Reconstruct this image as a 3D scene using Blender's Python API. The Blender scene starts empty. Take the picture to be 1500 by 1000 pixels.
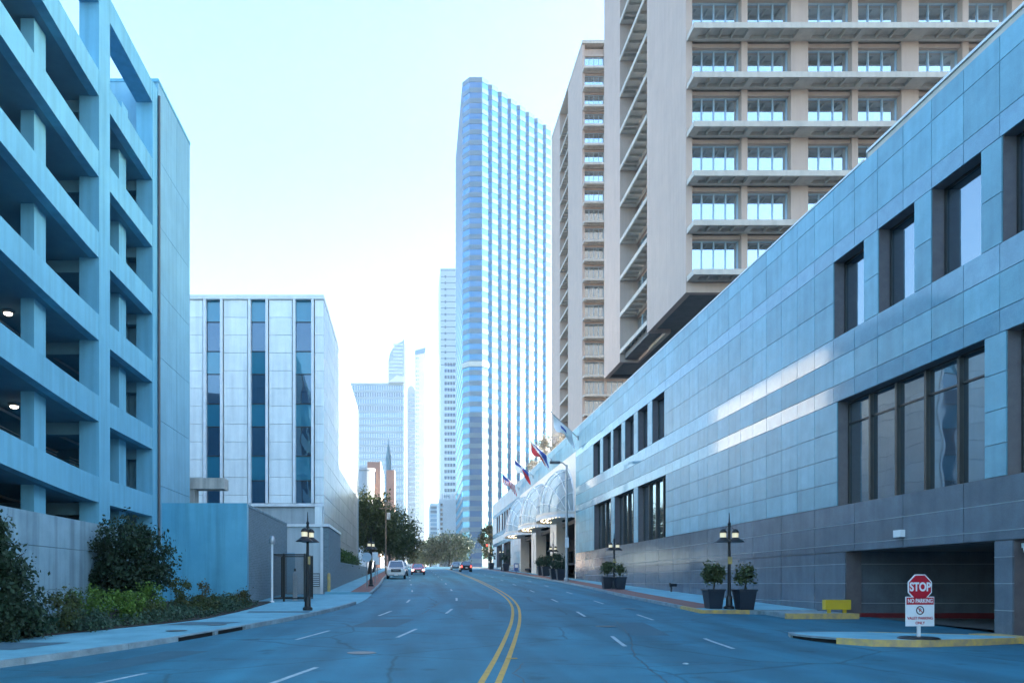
import bpy, bmesh, math, random
import numpy as np
from mathutils import Vector, Matrix

random.seed(7)
R = math.radians
sc = bpy.context.scene
COL = sc.collection

# ------------------------------------------------------------------ camera
KPX = 1100.0            # focal length in photograph pixels (1500 wide)
EYE = 1.65
cam_d = bpy.data.cameras.new("camera")
cam_d.sensor_width = 36.0
cam_d.lens = KPX / 1500.0 * 36.0
cam_d.shift_x = 0.100
cam_d.shift_y = 0.236
cam_d.clip_start = 0.1
cam_d.clip_end = 6000
cam = bpy.data.objects.new("camera", cam_d)
COL.objects.link(cam)
cam.location = (0, 0, EYE)
cam.rotation_euler = (R(90), 0, 0)
sc.camera = cam

# ------------------------------------------------------------------ light
SUN_EL, SUN_AZ = 10.5, 14.0          # azimuth measured from +X towards +Y
world = bpy.data.worlds.new("World")
sc.world = world
world.use_nodes = True
wn, wl = world.node_tree.nodes, world.node_tree.links
wn.clear()
sky = wn.new("ShaderNodeTexSky")
sky.sky_type = 'NISHITA'
sky.sun_disc = False
sky.sun_elevation = R(SUN_EL)
sky.sun_rotation = R(90 - SUN_AZ)
sky.altitude = 100
sky.air_density = 1.0
sky.dust_density = 1.6
sky.ozone_density = 2.0
tint = wn.new("ShaderNodeMix")
tint.data_type = 'RGBA'
tint.blend_type = 'MULTIPLY'
tint.inputs[0].default_value = 1.0
tint.inputs[7].default_value = (0.83, 0.97, 1.07, 1)
bg = wn.new("ShaderNodeBackground")
bg.inputs[1].default_value = 0.13
wo = wn.new("ShaderNodeOutputWorld")
wl.new(sky.outputs[0], tint.inputs[6])
wl.new(tint.outputs[2], bg.inputs[0])
wl.new(bg.outputs[0], wo.inputs[0])

sun_d = bpy.data.lights.new("sun", 'SUN')
sun_d.energy = 4.2
sun_d.angle = R(0.5)
sun_d.color = (1.0, 0.93, 0.82)
sun = bpy.data.objects.new("sun", sun_d)
COL.objects.link(sun)
sdir = Vector((math.cos(R(SUN_EL)) * math.cos(R(SUN_AZ)), math.cos(R(SUN_EL)) * math.sin(R(SUN_AZ)), math.sin(R(SUN_EL))))
sun.rotation_euler = sdir.to_track_quat('Z', 'Y').to_euler()
sun.location = (0, 0, 60)

vs = sc.view_settings
vs.view_transform = 'Standard'
vs.look = 'None'
vs.exposure = 3.0
vs.gamma = 1.0
vs.use_curve_mapping = False
sc.render.engine = 'CYCLES'
sc.cycles.max_bounces = 8
sc.cycles.use_denoising = True
try:
    sc.cycles.denoiser = 'OPENIMAGEDENOISE'
except Exception:
    pass

# ------------------------------------------------------------------ materials
MATS = {}

def mat(name, col, rough=0.7, col2=None, nscale=1.5, detail=6, metallic=0.0, spec=0.5, rnd=0.0, bump=0.0,
        bscale=40.0, streak=0.0, emit=None, estr=0.0, fine=0.0, coat=0.0, transl=0.0):
    """Procedural surface: two tones mixed by world-space noise, per-piece brightness, vertical weather streaks, fine relief."""
    if name in MATS:
        return MATS[name]
    m = bpy.data.materials.new(name)
    m.use_nodes = True
    n, l = m.node_tree.nodes, m.node_tree.links
    b = n["Principled BSDF"]
    b.inputs["Roughness"].default_value = rough
    b.inputs["Metallic"].default_value = metallic
    b.inputs["Specular IOR Level"].default_value = spec
    if coat:
        b.inputs["Coat Weight"].default_value = coat
        b.inputs["Coat Roughness"].default_value = 0.05
    geo = n.new("ShaderNodeNewGeometry")
    c2 = col2 if col2 else tuple(c * 0.86 for c in col)
    mix = n.new("ShaderNodeMix"); mix.data_type = 'RGBA'
    mix.inputs[6].default_value = (*col, 1); mix.inputs[7].default_value = (*c2, 1)
    no = n.new("ShaderNodeTexNoise")
    no.inputs["Scale"].default_value = nscale; no.inputs["Detail"].default_value = detail
    no.inputs["Roughness"].default_value = 0.6
    l.new(geo.outputs["Position"], no.inputs["Vector"])
    rmp = n.new("ShaderNodeMapRange")
    rmp.inputs[1].default_value = 0.32; rmp.inputs[2].default_value = 0.68
    l.new(no.outputs["Fac"], rmp.inputs[0]); l.new(rmp.outputs[0], mix.inputs[0])
    cur = mix.outputs[2]
    def mul(cur, sock):
        mm = n.new("ShaderNodeMix"); mm.data_type = 'RGBA'; mm.blend_type = 'MULTIPLY'; mm.inputs[0].default_value = 1
        l.new(cur, mm.inputs[6]); l.new(sock, mm.inputs[7]); return mm.outputs[2]
    def rng(sock, a, b2, lo=0.0, hi=1.0):
        q = n.new("ShaderNodeMapRange"); q.inputs[1].default_value = lo; q.inputs[2].default_value = hi
        q.inputs[3].default_value = a; q.inputs[4].default_value = b2; l.new(sock, q.inputs[0]); return q.outputs[0]
    if rnd:
        oi = n.new("ShaderNodeObjectInfo")
        ad = n.new("ShaderNodeMath"); ad.operation = 'ADD'
        l.new(oi.outputs["Random"], ad.inputs[0]); l.new(geo.outputs["Random Per Island"], ad.inputs[1])
        fr = n.new("ShaderNodeMath"); fr.operation = 'FRACT'; l.new(ad.outputs[0], fr.inputs[0])
        cur = mul(cur, rng(fr.outputs[0], 1 - rnd, 1 + rnd * 0.6))
    if streak:
        mp = n.new("ShaderNodeMapping"); mp.inputs["Scale"].default_value = (3.2, 3.2, 0.18)
        l.new(geo.outputs["Position"], mp.inputs[0])
        ns = n.new("ShaderNodeTexNoise"); ns.inputs["Scale"].default_value = 1.0; ns.inputs["Detail"].default_value = 5
        l.new(mp.outputs[0], ns.inputs["Vector"])
        cur = mul(cur, rng(ns.outputs["Fac"], 1 + streak * 0.4, 1 - streak, 0.42, 0.68))
    if fine:
        nf = n.new("ShaderNodeTexNoise"); nf.inputs["Scale"].default_value = 55; nf.inputs["Detail"].default_value = 2
        l.new(geo.outputs["Position"], nf.inputs["Vector"])
        cur = mul(cur, rng(nf.outputs["Fac"], 1 - fine, 1 + fine, 0.3, 0.7))
    l.new(cur, b.inputs["Base Color"])
    if bump:
        nb = n.new("ShaderNodeTexNoise"); nb.inputs["Scale"].default_value = bscale; nb.inputs["Detail"].default_value = 4
        l.new(geo.outputs["Position"], nb.inputs["Vector"])
        bp = n.new("ShaderNodeBump"); bp.inputs["Strength"].default_value = bump; bp.inputs["Distance"].default_value = 0.02
        l.new(nb.outputs["Fac"], bp.inputs["Height"]); l.new(bp.outputs[0], b.inputs["Normal"])
    if emit:
        b.inputs["Emission Color"].default_value = (*emit, 1)
        b.inputs["Emission Strength"].default_value = estr
    if transl:
        out = n["Material Output"]
        tr = n.new("ShaderNodeBsdfTranslucent"); l.new(cur, tr.inputs[0])
        ms = n.new("ShaderNodeMixShader"); ms.inputs[0].default_value = transl
        l.new(b.outputs[0], ms.inputs[1]); l.new(tr.outputs[0], ms.inputs[2]); l.new(ms.outputs[0], out.inputs[0])
    MATS[name] = m
    return m

def glass(name, dark=(0.02, 0.035, 0.05), refl=0.35, tintc=(0.85, 0.93, 1.0), rough=0.02, wave=0.0, rnd=0.0):
    """Coated architectural glass: a dark room behind, a mirror-like film in front."""
    if name in MATS:
        return MATS[name]
    m = bpy.data.materials.new(name); m.use_nodes = True
    n, l = m.node_tree.nodes, m.node_tree.links
    b = n["Principled BSDF"]; out = n["Material Output"]
    b.inputs["Base Color"].default_value = (*dark, 1); b.inputs["Roughness"].default_value = 0.15
    g = n.new("ShaderNodeBsdfGlossy"); g.inputs["Color"].default_value = (*tintc, 1); g.inputs["Roughness"].default_value = rough
    fr = n.new("ShaderNodeFresnel"); fr.inputs[0].default_value = 1.5
    mr = n.new("ShaderNodeMapRange"); mr.inputs[3].default_value = refl; mr.inputs[4].default_value = 1.0
    l.new(fr.outputs[0], mr.inputs[0])
    ms = n.new("ShaderNodeMixShader")
    l.new(mr.outputs[0], ms.inputs[0]); l.new(b.outputs[0], ms.inputs[1]); l.new(g.outputs[0], ms.inputs[2]); l.new(ms.outputs[0], out.inputs[0])
    geo = n.new("ShaderNodeNewGeometry")
    if wave:
        nb = n.new("ShaderNodeTexNoise"); nb.inputs["Scale"].default_value = 0.7; nb.inputs["Detail"].default_value = 1
        l.new(geo.outputs["Position"], nb.inputs["Vector"])
        bp = n.new("ShaderNodeBump"); bp.inputs["Strength"].default_value = wave; bp.inputs["Distance"].default_value = 0.05
        l.new(nb.outputs["Fac"], bp.inputs["Height"]); l.new(bp.outputs[0], g.inputs["Normal"])
    if rnd:
        oi = n.new("ShaderNodeObjectInfo")
        ad = n.new("ShaderNodeMath"); ad.operation = 'ADD'
        l.new(oi.outputs["Random"], ad.inputs[0]); l.new(geo.outputs["Random Per Island"], ad.inputs[1])
        f2 = n.new("ShaderNodeMath"); f2.operation = 'FRACT'; l.new(ad.outputs[0], f2.inputs[0])
        cm = n.new("ShaderNodeMix"); cm.data_type = 'RGBA'
        cm.inputs[6].default_value = (*dark, 1)
        cm.inputs[7].default_value = (*[min(1, c * (1 + 6 * rnd) + 0.03 * rnd) for c in dark], 1)
        l.new(f2.outputs[0], cm.inputs[0]); l.new(cm.outputs[2], b.inputs["Base Color"])
    MATS[name] = m
    return m

# ------------------------------------------------------------------ mesh helpers
class MB:
    """Collects shapes; build() links them as ONE mesh object."""
    def __init__(s):
        s.v, s.f, s.mi = [], [], []
    def add(s, vv, ff, mi=0):
        o = len(s.v); s.v += [tuple(p) for p in vv]
        for q in ff:
            s.f.append(tuple(o + i for i in q)); s.mi.append(mi)
        return s
    def box(s, x0, x1, y0, y1, z0, z1, mi=0):
        return s.add([(x0, y0, z0), (x1, y0, z0), (x1, y1, z0), (x0, y1, z0), (x0, y0, z1), (x1, y0, z1), (x1, y1, z1), (x0, y1, z1)],
                     [(0, 3, 2, 1), (4, 5, 6, 7), (0, 1, 5, 4), (1, 2, 6, 5), (2, 3, 7, 6), (3, 0, 4, 7)], mi)
    def hexa(s, b4, t4, mi=0):
        return s.add(list(b4) + list(t4), [(0, 3, 2, 1), (4, 5, 6, 7), (0, 1, 5, 4), (1, 2, 6, 5), (2, 3, 7, 6), (3, 0, 4, 7)], mi)
    def prism(s, poly, z0, z1, mi=0):
        n = len(poly)
        vv = [(p[0], p[1], z0) for p in poly] + [(p[0], p[1], z1) for p in poly]
        ff = [tuple(range(n - 1, -1, -1)), tuple(range(n, 2 * n))] + [(i, (i + 1) % n, n + (i + 1) % n, n + i) for i in range(n)]
        return s.add(vv, ff, mi)
    def extr_x(s, poly, x0, x1, mi=0):          # poly in (y, z)
        n = len(poly)
        vv = [(x0, p[0], p[1]) for p in poly] + [(x1, p[0], p[1]) for p in poly]
        ff = [tuple(range(n)), tuple(range(2 * n - 1, n - 1, -1))] + [(i, n + i, n + (i + 1) % n, (i + 1) % n) for i in range(n)]
        return s.add(vv, ff, mi)
    def extr_y(s, poly, y0, y1, mi=0):          # poly in (x, z)
        n = len(poly)
        vv = [(p[0], y0, p[1]) for p in poly] + [(p[0], y1, p[1]) for p in poly]
        ff = [tuple(range(n)), tuple(range(2 * n - 1, n - 1, -1))] + [(i, n + i, n + (i + 1) % n, (i + 1) % n) for i in range(n)]
        return s.add(vv, ff, mi)
    def tube(s, pts, rad, seg=8, mi=0, cap=True):
        pts = [Vector(p) for p in pts]
        if not hasattr(rad, '__len__'):
            rad = [rad] * len(pts)
        rings = []
        up = Vector((0, 0, 1))
        for i, p in enumerate(pts):
            d = (pts[min(i + 1, len(pts) - 1)] - pts[max(i - 1, 0)]).normalized()
            a = d.cross(up if abs(d.z) < 0.9 else Vector((1, 0, 0))).normalized()
            b = d.cross(a).normalized()
            rings.append([p + (a * math.cos(2 * math.pi * k / seg) + b * math.sin(2 * math.pi * k / seg)) * rad[i] for k in range(seg)])
        vv = [q for r in rings for q in r]
        ff = []
        for i in range(len(pts) - 1):
            for k in range(seg):
                k2 = (k + 1) % seg
                ff.append((i * seg + k, i * seg + k2, (i + 1) * seg + k2, (i + 1) * seg + k))
        if cap:
            ff.append(tuple(range(seg - 1, -1, -1))); ff.append(tuple((len(pts) - 1) * seg + k for k in range(seg)))
        return s.add(vv, ff, mi)
    def lathe(s, prof, c=(0, 0, 0), seg=16, axis='z', mi=0):   # prof: (radius, height)
        vv = []
        for r, h in prof:
            for k in range(seg):
                a = 2 * math.pi * k / seg
                if axis == 'z': vv.append((c[0] + r * math.cos(a), c[1] + r * math.sin(a), c[2] + h))
                elif axis == 'x': vv.append((c[0] + h, c[1] + r * math.cos(a), c[2] + r * math.sin(a)))
                else: vv.append((c[0] + r * math.cos(a), c[1] + h, c[2] + r * math.sin(a)))
        ff = []
        for i in range(len(prof) - 1):
            for k in range(seg):
                k2 = (k + 1) % seg
                ff.append((i * seg + k, i * seg + k2, (i + 1) * seg + k2, (i + 1) * seg + k))
        ff.append(tuple(range(seg - 1, -1, -1))); ff.append(tuple((len(prof) - 1) * seg + k for k in range(seg)))
        return s.add(vv, ff, mi)
    def mesh(s, name, mats, smooth=False):
        me = bpy.data.meshes.new(name)
        me.from_pydata(s.v, [], s.f)
        if not isinstance(mats, (list, tuple)): mats = [mats]
        for m in mats: me.materials.append(m)
        if len(mats) > 1: me.polygons.foreach_set("material_index", s.mi)
        bm = bmesh.new(); bm.from_mesh(me)
        bmesh.ops.recalc_face_normals(bm, faces=bm.faces)
        bm.to_mesh(me); bm.free()
        if smooth:
            me.polygons.foreach_set("use_smooth", [True] * len(me.polygons))
            try: me.set_sharp_from_angle(angle=R(35))
            except Exception: pass
        me.update()
        return me
    def build(s, name, mats, parent=None, smooth=False, local=False):
        return link(name, s.mesh(name, mats, smooth), parent, local)

def link(name, me, parent=None, local=False):
    o = bpy.data.objects.new(name, me)
    COL.objects.link(o)
    if parent is not None:
        o.parent = parent
        if not local and parent.name in ROOTM:
            o.matrix_parent_inverse = ROOTM[parent.name].inverted()
    return o

ROOTM = {}
def thing(name, label, cat, loc=(0, 0, 0), rz=0.0, group=None):
    o = bpy.data.objects.new(name, None)
    COL.objects.link(o)
    o.location = loc; o.rotation_euler = (0, 0, rz); o.empty_display_size = 0.3
    o['label'] = label; o['category'] = cat
    if group: o['group'] = group
    ROOTM[o.name] = Matrix.Translation(loc) @ Matrix.Rotation(rz, 4, 'Z')
    return o

def tag(o, label, cat, group=None):
    o['label'] = label; o['category'] = cat
    if group: o['group'] = group
    return o

def struct(o):
    o['kind'] = 'structure'; return o

CUBES = {}
def piece(name, m, parent, x0, x1, y0, y1, z0, z1):
    """One box-shaped piece as its own object; all pieces of a material share one mesh."""
    if m.name not in CUBES:
        CUBES[m.name] = MB().box(-.5, .5, -.5, .5, -.5, .5).mesh("block_" + m.name, m)
    o = bpy.data.objects.new(name, CUBES[m.name])
    COL.objects.link(o)
    o.parent = parent
    if parent is not None and parent.name in ROOTM:
        o.matrix_parent_inverse = ROOTM[parent.name].inverted()
    o.location = ((x0 + x1) / 2, (y0 + y1) / 2, (z0 + z1) / 2)
    o.scale = (max(x1 - x0, 1e-4), max(y1 - y0, 1e-4), max(z1 - z0, 1e-4))
    return o

def copy_tree(o, parent=None):
    c = o.copy(); COL.objects.link(c); c.parent = parent
    for ch in list(o.children): copy_tree(ch, c)
    return c

def lerp_tab(tab):
    xs = [t[0] for t in tab]; ys = [t[1] for t in tab]
    # smooth (Catmull-Rom style via dense numpy interpolation + box filter)
    g = np.linspace(xs[0], xs[-1], 1200)
    v = np.interp(g, xs, ys)
    k = 31
    pad = np.concatenate([np.full(k, v[0]) + (v[1] - v[0]) * np.arange(-k, 0), v, np.full(k, v[-1]) + (v[-1] - v[-2]) * np.arange(1, k + 1)])
    s = np.convolve(pad, np.ones(k) / k, mode='same')[k:-k]
    return lambda d: float(np.interp(d, g, s))

# ------------------------------------------------------------------ terrain profile and street lines
_zt = [(-3000, 0), (10, 0), (16, 0.04), (20, 0.11), (26, 0.30), (45, 0.95), (74, 1.95), (100, 2.83), (149, 4.5), (200, 6.1), (225, 6.6), (260, 6.8), (4000, 6.8)]
def zg(d):
    for i in range(len(_zt) - 1):
        if d <= _zt[i + 1][0]:
            a, b = _zt[i], _zt[i + 1]
            return a[1] + (b[1] - a[1]) * (d - a[0]) / (b[0] - a[0])
    return _zt[-1][1]
LC = lerp_tab([(-60, -31), (0, -12.6), (8, -9.9), (14.4, -7.86), (22.5, -5.3), (30, -3.35), (36, -2.35), (46, -2.3), (60, -2.3), (80, -2.7), (120, -2.7), (400, -2.7)])
RC = lerp_tab([(-60, -2), (0, 8.2), (10, 9.6), (20, 10.7), (31, 11.9), (44, 12.2), (52, 12.9), (65, 13.6), (100, 14.1), (150, 14.2), (400, 14.2)])
YL = lerp_tab([(-60, -14), (0, -0.9), (12.4, 1.33), (19.4, 2.56), (29.4, 4.25), (38.7, 5.35), (50, 6.0), (73, 6.7), (114, 7.3), (200, 7.4), (400, 7.4)])
LA = lerp_tab([(0, -4.5), (12.9, -2.2), (22.4, 0.0), (31.2, 1.75), (40, 2.6), (52, 2.9), (70, 3.2), (114, 3.6), (400, 3.7)])
LB = lerp_tab([(0, -8), (12, -5.2), (21.6, -2.75), (30.1, -0.85), (38.7, 0.05), (50.6, 0.2), (80, 0.0), (400, 0.0)])
RA = lerp_tab([(0, 2.2), (12, 4.3), (20, 5.6), (30, 6.9), (39, 7.6), (50, 8.2), (70, 9.0), (110, 10.2), (400, 10.4)])
RB = lerp_tab([(0, 5.0), (12, 6.9), (19.4, 8.05), (28.2, 8.9), (37.8, 9.5), (48, 10.2), (70, 11.4), (110, 12.2), (400, 12.3)])

def steps(d0, d1, st):
    n = max(1, int(math.ceil((d1 - d0) / st)))
    s = [d0 + (d1 - d0) * i / n for i in range(n + 1)]
    s += [t[0] for t in _zt if d0 < t[0] < d1]
    return sorted(set(s))

def ribbon(fa, fb, d0, d1, dz, st=2.0, mb=None):
    """Sheet between two lines x=fa(d), x=fb(d), lying on the street profile."""
    mb = mb or MB(); ds = steps(d0, d1, st); vv = []
    for d in ds: vv += [(fa(d), d, zg(d) + dz), (fb(d), d, zg(d) + dz)]
    mb.add(vv, [(2 * i, 2 * i + 1, 2 * i + 3, 2 * i + 2) for i in range(len(ds) - 1)])
    return mb

def strip(fa, fb, d0, d1, zb, zt, st=2.0, mb=None):
    """Solid strip (pavement or kerb) between two lines, following the street profile."""
    mb = mb or MB(); ds = steps(d0, d1, st); vv = []
    for d in ds:
        z = zg(d); vv += [(fa(d), d, z + zb), (fb(d), d, z + zb), (fb(d), d, z + zt), (fa(d), d, z + zt)]
    ff = []
    for i in range(len(ds) - 1):
        a, b = 4 * i, 4 * i + 4
        for k in range(4): ff.append((a + k, a + (k + 1) % 4, b + (k + 1) % 4, b + k))
    ff += [(3, 2, 1, 0), tuple(4 * (len(ds) - 1) + k for k in range(4))]
    return mb.add(vv, ff)

# ------------------------------------------------------------------ surface library
def asphalt():
    m = mat("asphalt", (0.024, 0.172, 0.245), 0.72, (0.017, 0.124, 0.184), nscale=0.35, detail=8, bump=0.35, bscale=90, fine=0.16, spec=0.4)
    n, l = m.node_tree.nodes, m.node_tree.links
    b = n["Principled BSDF"]; prev = b.inputs["Base Color"].links[0].from_socket
    geo = [q for q in n if q.type == 'NEW_GEOMETRY'][0]
    # cracks: warped cell edges, kept only where a broad mask allows
    wn_ = n.new("ShaderNodeTexNoise"); wn_.inputs["Scale"].default_value = 0.8; wn_.inputs["Detail"].default_value = 4
    l.new(geo.outputs["Position"], wn_.inputs["Vector"])
    mxv = n.new("ShaderNodeMix"); mxv.data_type = 'VECTOR'; mxv.inputs[0].default_value = 0.25
    l.new(geo.outputs["Position"], mxv.inputs[4]); l.new(wn_.outputs["Color"], mxv.inputs[5])
    vo = n.new("ShaderNodeTexVoronoi"); vo.feature = 'DISTANCE_TO_EDGE'; vo.inputs["Scale"].default_value = 0.24
    l.new(mxv.outputs[1], vo.inputs["Vector"])
    cr = n.new("ShaderNodeMapRange"); cr.inputs[1].default_value = 0.0; cr.inputs[2].default_value = 0.009
    cr.inputs[3].default_value = 0.45; cr.inputs[4].default_value = 1.0
    l.new(vo.outputs["Distance"], cr.inputs[0])
    mu = n.new("ShaderNodeMix"); mu.data_type = 'RGBA'; mu.blend_type = 'MULTIPLY'; mu.inputs[0].default_value = 0.8
    l.new(prev, mu.inputs[6]); l.new(cr.outputs[0], mu.inputs[7])
    # worn wheel tracks and patches stretched along the street
    mp = n.new("ShaderNodeMapping"); mp.inputs["Scale"].default_value = (0.75, 0.03, 1); mp.inputs["Rotation"].default_value = (0, 0, R(9))
    l.new(geo.outputs["Position"], mp.inputs[0])
    ns = n.new("ShaderNodeTexNoise"); ns.inputs["Scale"].default_value = 1.0; ns.inputs["Detail"].default_value = 3
    l.new(mp.outputs[0], ns.inputs["Vector"])
    r2 = n.new("ShaderNodeMapRange"); r2.inputs[1].default_value = 0.3; r2.inputs[2].default_value = 0.7; r2.inputs[3].default_value = 0.70; r2.inputs[4].default_value = 1.18
    l.new(ns.outputs["Fac"], r2.inputs[0])
    m2 = n.new("ShaderNodeMix"); m2.data_type = 'RGBA'; m2.blend_type = 'MULTIPLY'; m2.inputs[0].default_value = 1
    l.new(mu.outputs[2], m2.inputs[6]); l.new(r2.outputs[0], m2.inputs[7])
    # tyre-polished tracks and the oil line, following the lanes
    at = n.new("ShaderNodeAttribute"); at.attribute_name = "lane"
    c1 = n.new("ShaderNodeMath"); c1.operation = 'MULTIPLY'; c1.inputs[1].default_value = 2 * math.pi / 1.52
    l.new(at.outputs["Fac"], c1.inputs[0])
    c2_ = n.new("ShaderNodeMath"); c2_.operation = 'COSINE'; l.new(c1.outputs[0], c2_.inputs[0])
    r3 = n.new("ShaderNodeMapRange"); r3.inputs[1].default_value = -1; r3.inputs[2].default_value = 1; r3.inputs[3].default_value = 0.84; r3.inputs[4].default_value = 1.06
    l.new(c2_.outputs[0], r3.inputs[0])
    n4 = n.new("ShaderNodeTexNoise"); n4.inputs["Scale"].default_value = 0.22; n4.inputs["Detail"].default_value = 5
    l.new(geo.outputs["Position"], n4.inputs["Vector"])
    r4 = n.new("ShaderNodeMapRange"); r4.inputs[1].default_value = 0.35; r4.inputs[2].default_value = 0.6
    l.new(n4.outputs["Fac"], r4.inputs[0])
    m3 = n.new("ShaderNodeMix"); m3.data_type = 'RGBA'; m3.blend_type = 'MULTIPLY'
    l.new(r4.outputs[0], m3.inputs[0]); l.new(m2.outputs[2], m3.inputs[6]); l.new(r3.outputs[0], m3.inputs[7])
    # spilled stains: sparse dark blots
    n5 = n.new("ShaderNodeTexNoise"); n5.inputs["Scale"].default_value = 1.1; n5.inputs["Detail"].default_value = 6
    l.new(geo.outputs["Position"], n5.inputs["Vector"])
    r5 = n.new("ShaderNodeMapRange"); r5.inputs[1].default_value = 0.60; r5.inputs[2].default_value = 0.72; r5.inputs[3].default_value = 1.0; r5.inputs[4].default_value = 0.62
    l.new(n5.outputs["Fac"], r5.inputs[0])
    m4 = n.new("ShaderNodeMix"); m4.data_type = 'RGBA'; m4.blend_type = 'MULTIPLY'; m4.inputs[0].default_value = 1
    l.new(m3.outputs[2], m4.inputs[6]); l.new(r5.outputs[0], m4.inputs[7])
    l.new(m4.outputs[2], b.inputs["Base Color"])
    return m

def brick_mat(name, c1, c2, mortar, scale=1.0, face='y'):
    m = mat(name, c1, 0.85)
    n, l = m.node_tree.nodes, m.node_tree.links
    b = n["Principled BSDF"]
    geo = [q for q in n if q.type == 'NEW_GEOMETRY'][0]
    sp = n.new("ShaderNodeSeparateXYZ"); cb = n.new("ShaderNodeCombineXYZ")
    l.new(geo.outputs["Position"], sp.inputs[0])
    if face == 'ground':
        l.new(sp.outputs[0], cb.inputs[0]); l.new(sp.outputs[1], cb.inputs[1])
    else:
        ad = n.new("ShaderNodeMath"); ad.operation = 'ADD'
        l.new(sp.outputs[0], ad.inputs[0]); l.new(sp.outputs[1], ad.inputs[1])
        l.new(ad.outputs[0], cb.inputs[0]); l.new(sp.outputs[2], cb.inputs[1])
    br = n.new("ShaderNodeTexBrick")
    br.inputs["Color1"].default_value = (*c1, 1); br.inputs["Color2"].default_value = (*c2, 1); br.inputs["Mortar"].default_value = (*mortar, 1)
    br.inputs["Scale"].default_value = scale; br.inputs["Mortar Size"].default_value = 0.012
    br.inputs["Brick Width"].default_value = 0.24; br.inputs["Row Height"].default_value = 0.085
    l.new(cb.outputs[0], br.inputs["Vector"]); l.new(br.outputs["Color"], b.inputs["Base Color"])
    bp = n.new("ShaderNodeBump"); bp.inputs["Strength"].default_value = 0.6; bp.inputs["Distance"].default_value = 0.01; bp.invert = True
    l.new(br.outputs["Fac"], bp.inputs["Height"]); l.new(bp.outputs[0], b.inputs["Normal"])
    return m

M_ASPH = asphalt()
M_GROUND = mat("earth", (0.12, 0.115, 0.10), 0.95, (0.09, 0.09, 0.08), nscale=0.2)
M_CONC_PAVE = mat("pavement_concrete", (0.18, 0.42, 0.50), 0.85, (0.12, 0.31, 0.38), nscale=0.9, bump=0.2, bscale=60, fine=0.08)
M_KERB = mat("kerb_concrete", (0.27, 0.36, 0.39), 0.85, (0.15, 0.20, 0.22), nscale=2.2, bump=0.2, fine=0.1)
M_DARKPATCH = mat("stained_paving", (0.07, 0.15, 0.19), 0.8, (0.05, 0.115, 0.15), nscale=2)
M_BRICKPAVE = brick_mat("brick_paving", (0.30, 0.10, 0.075), (0.22, 0.075, 0.06), (0.18, 0.15, 0.13), face='ground')
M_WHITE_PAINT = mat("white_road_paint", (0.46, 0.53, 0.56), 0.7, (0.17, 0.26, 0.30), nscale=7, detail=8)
M_YELLOW_PAINT = mat("yellow_road_paint", (0.60, 0.31, 0.03), 0.7, (0.36, 0.21, 0.05), nscale=6, detail=8)
M_YELLOW_KERB = mat("yellow_kerb_paint", (0.62, 0.40, 0.10), 0.75, (0.32, 0.25, 0.16), nscale=5, detail=8)
M_RED_KERB = mat("red_kerb_paint", (0.20, 0.012, 0.018), 0.75, (0.13, 0.012, 0.016), nscale=4)
M_BLACK = mat("black_metal", (0.018, 0.019, 0.02), 0.4, metallic=0.3)
M_STEEL = mat("galvanised_steel", (0.42, 0.43, 0.44), 0.45, metallic=0.7)
M_DARKSTEEL = mat("dark_steel", (0.10, 0.105, 0.11), 0.45, metallic=0.5)
M_WHITE = mat("white_enamel", (0.78, 0.78, 0.77), 0.45)
M_VOID = mat("dark_interior", (0.012, 0.013, 0.014), 0.9)

# ================================================================== STREET
def ground():
    xs = [-2500, -600, -200, -80, -30, -12, 0, 12, 30, 80, 200, 600, 2500]
    ds = sorted(set([-1500, -300, -60, 0] + [t[0] for t in _zt if t[0] > 0] + [60, 120, 175, 400, 800, 1500, 2500]))
    vv = [(x, d, zg(d) - 0.06) for d in ds for x in xs]
    n = len(xs)
    ff = [(r * n + c, r * n + c + 1, (r + 1) * n + c + 1, (r + 1) * n + c) for r in range(len(ds) - 1) for c in range(n - 1)]
    struct(MB().add(vv, ff).build("ground", M_GROUND))
ground()

def road_sheet():
    ds = steps(-40, 235, 1.5); NC = 36; vv, ln = [], []
    for d in ds:
        a, b = LC(d), (max(RC(d), 17.4) if d < 30.2 else RC(d))
        for c in range(NC + 1):
            x = a + (b - a) * c / NC; vv.append((x, d, zg(d))); ln.append(x - YL(d))
    n = NC + 1
    me = bpy.data.meshes.new("road")
    me.from_pydata(vv, [], [(r * n + c, r * n + c + 1, (r + 1) * n + c + 1, (r + 1) * n + c) for r in range(len(ds) - 1) for c in range(NC)])
    at = me.attributes.new("lane", 'FLOAT', 'POINT'); at.data.foreach_set("value", ln)
    me.materials.append(M_ASPH); me.update()
    return link("road", me)
road = struct(road_sheet())
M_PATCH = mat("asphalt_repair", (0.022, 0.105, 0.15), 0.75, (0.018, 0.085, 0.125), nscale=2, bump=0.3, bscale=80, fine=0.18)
for f, off, w, a, b in ((LA, -2.3, 1.5, 24.2, 27.4), (RA, 0.5, 1.2, 21.5, 26.0), (YL, -2.3, 1.1, 33, 39), (RB, 0.9, 1.3, 40, 47), (LB, -1.9, 1.0, 13.2, 17.6)):
    ribbon(lambda q: f(q) + off, lambda q: f(q) + off + w, a, b, 0.003, 0.6).build("asphalt_patch", M_PATCH, road)
cross = struct(MB().add([(-120, 152, zg(152) + 0.004), (120, 152, zg(152) + 0.004), (120, 166, zg(166) + 0.004), (-120, 166, zg(166) + 0.004)], [(0, 1, 2, 3)]).build("cross_street", M_ASPH))
drive = struct(ribbon(lambda d: -9.0, LC, 36.3, 46.0, 0.006).build("driveway_apron", M_CONC_PAVE))

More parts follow.
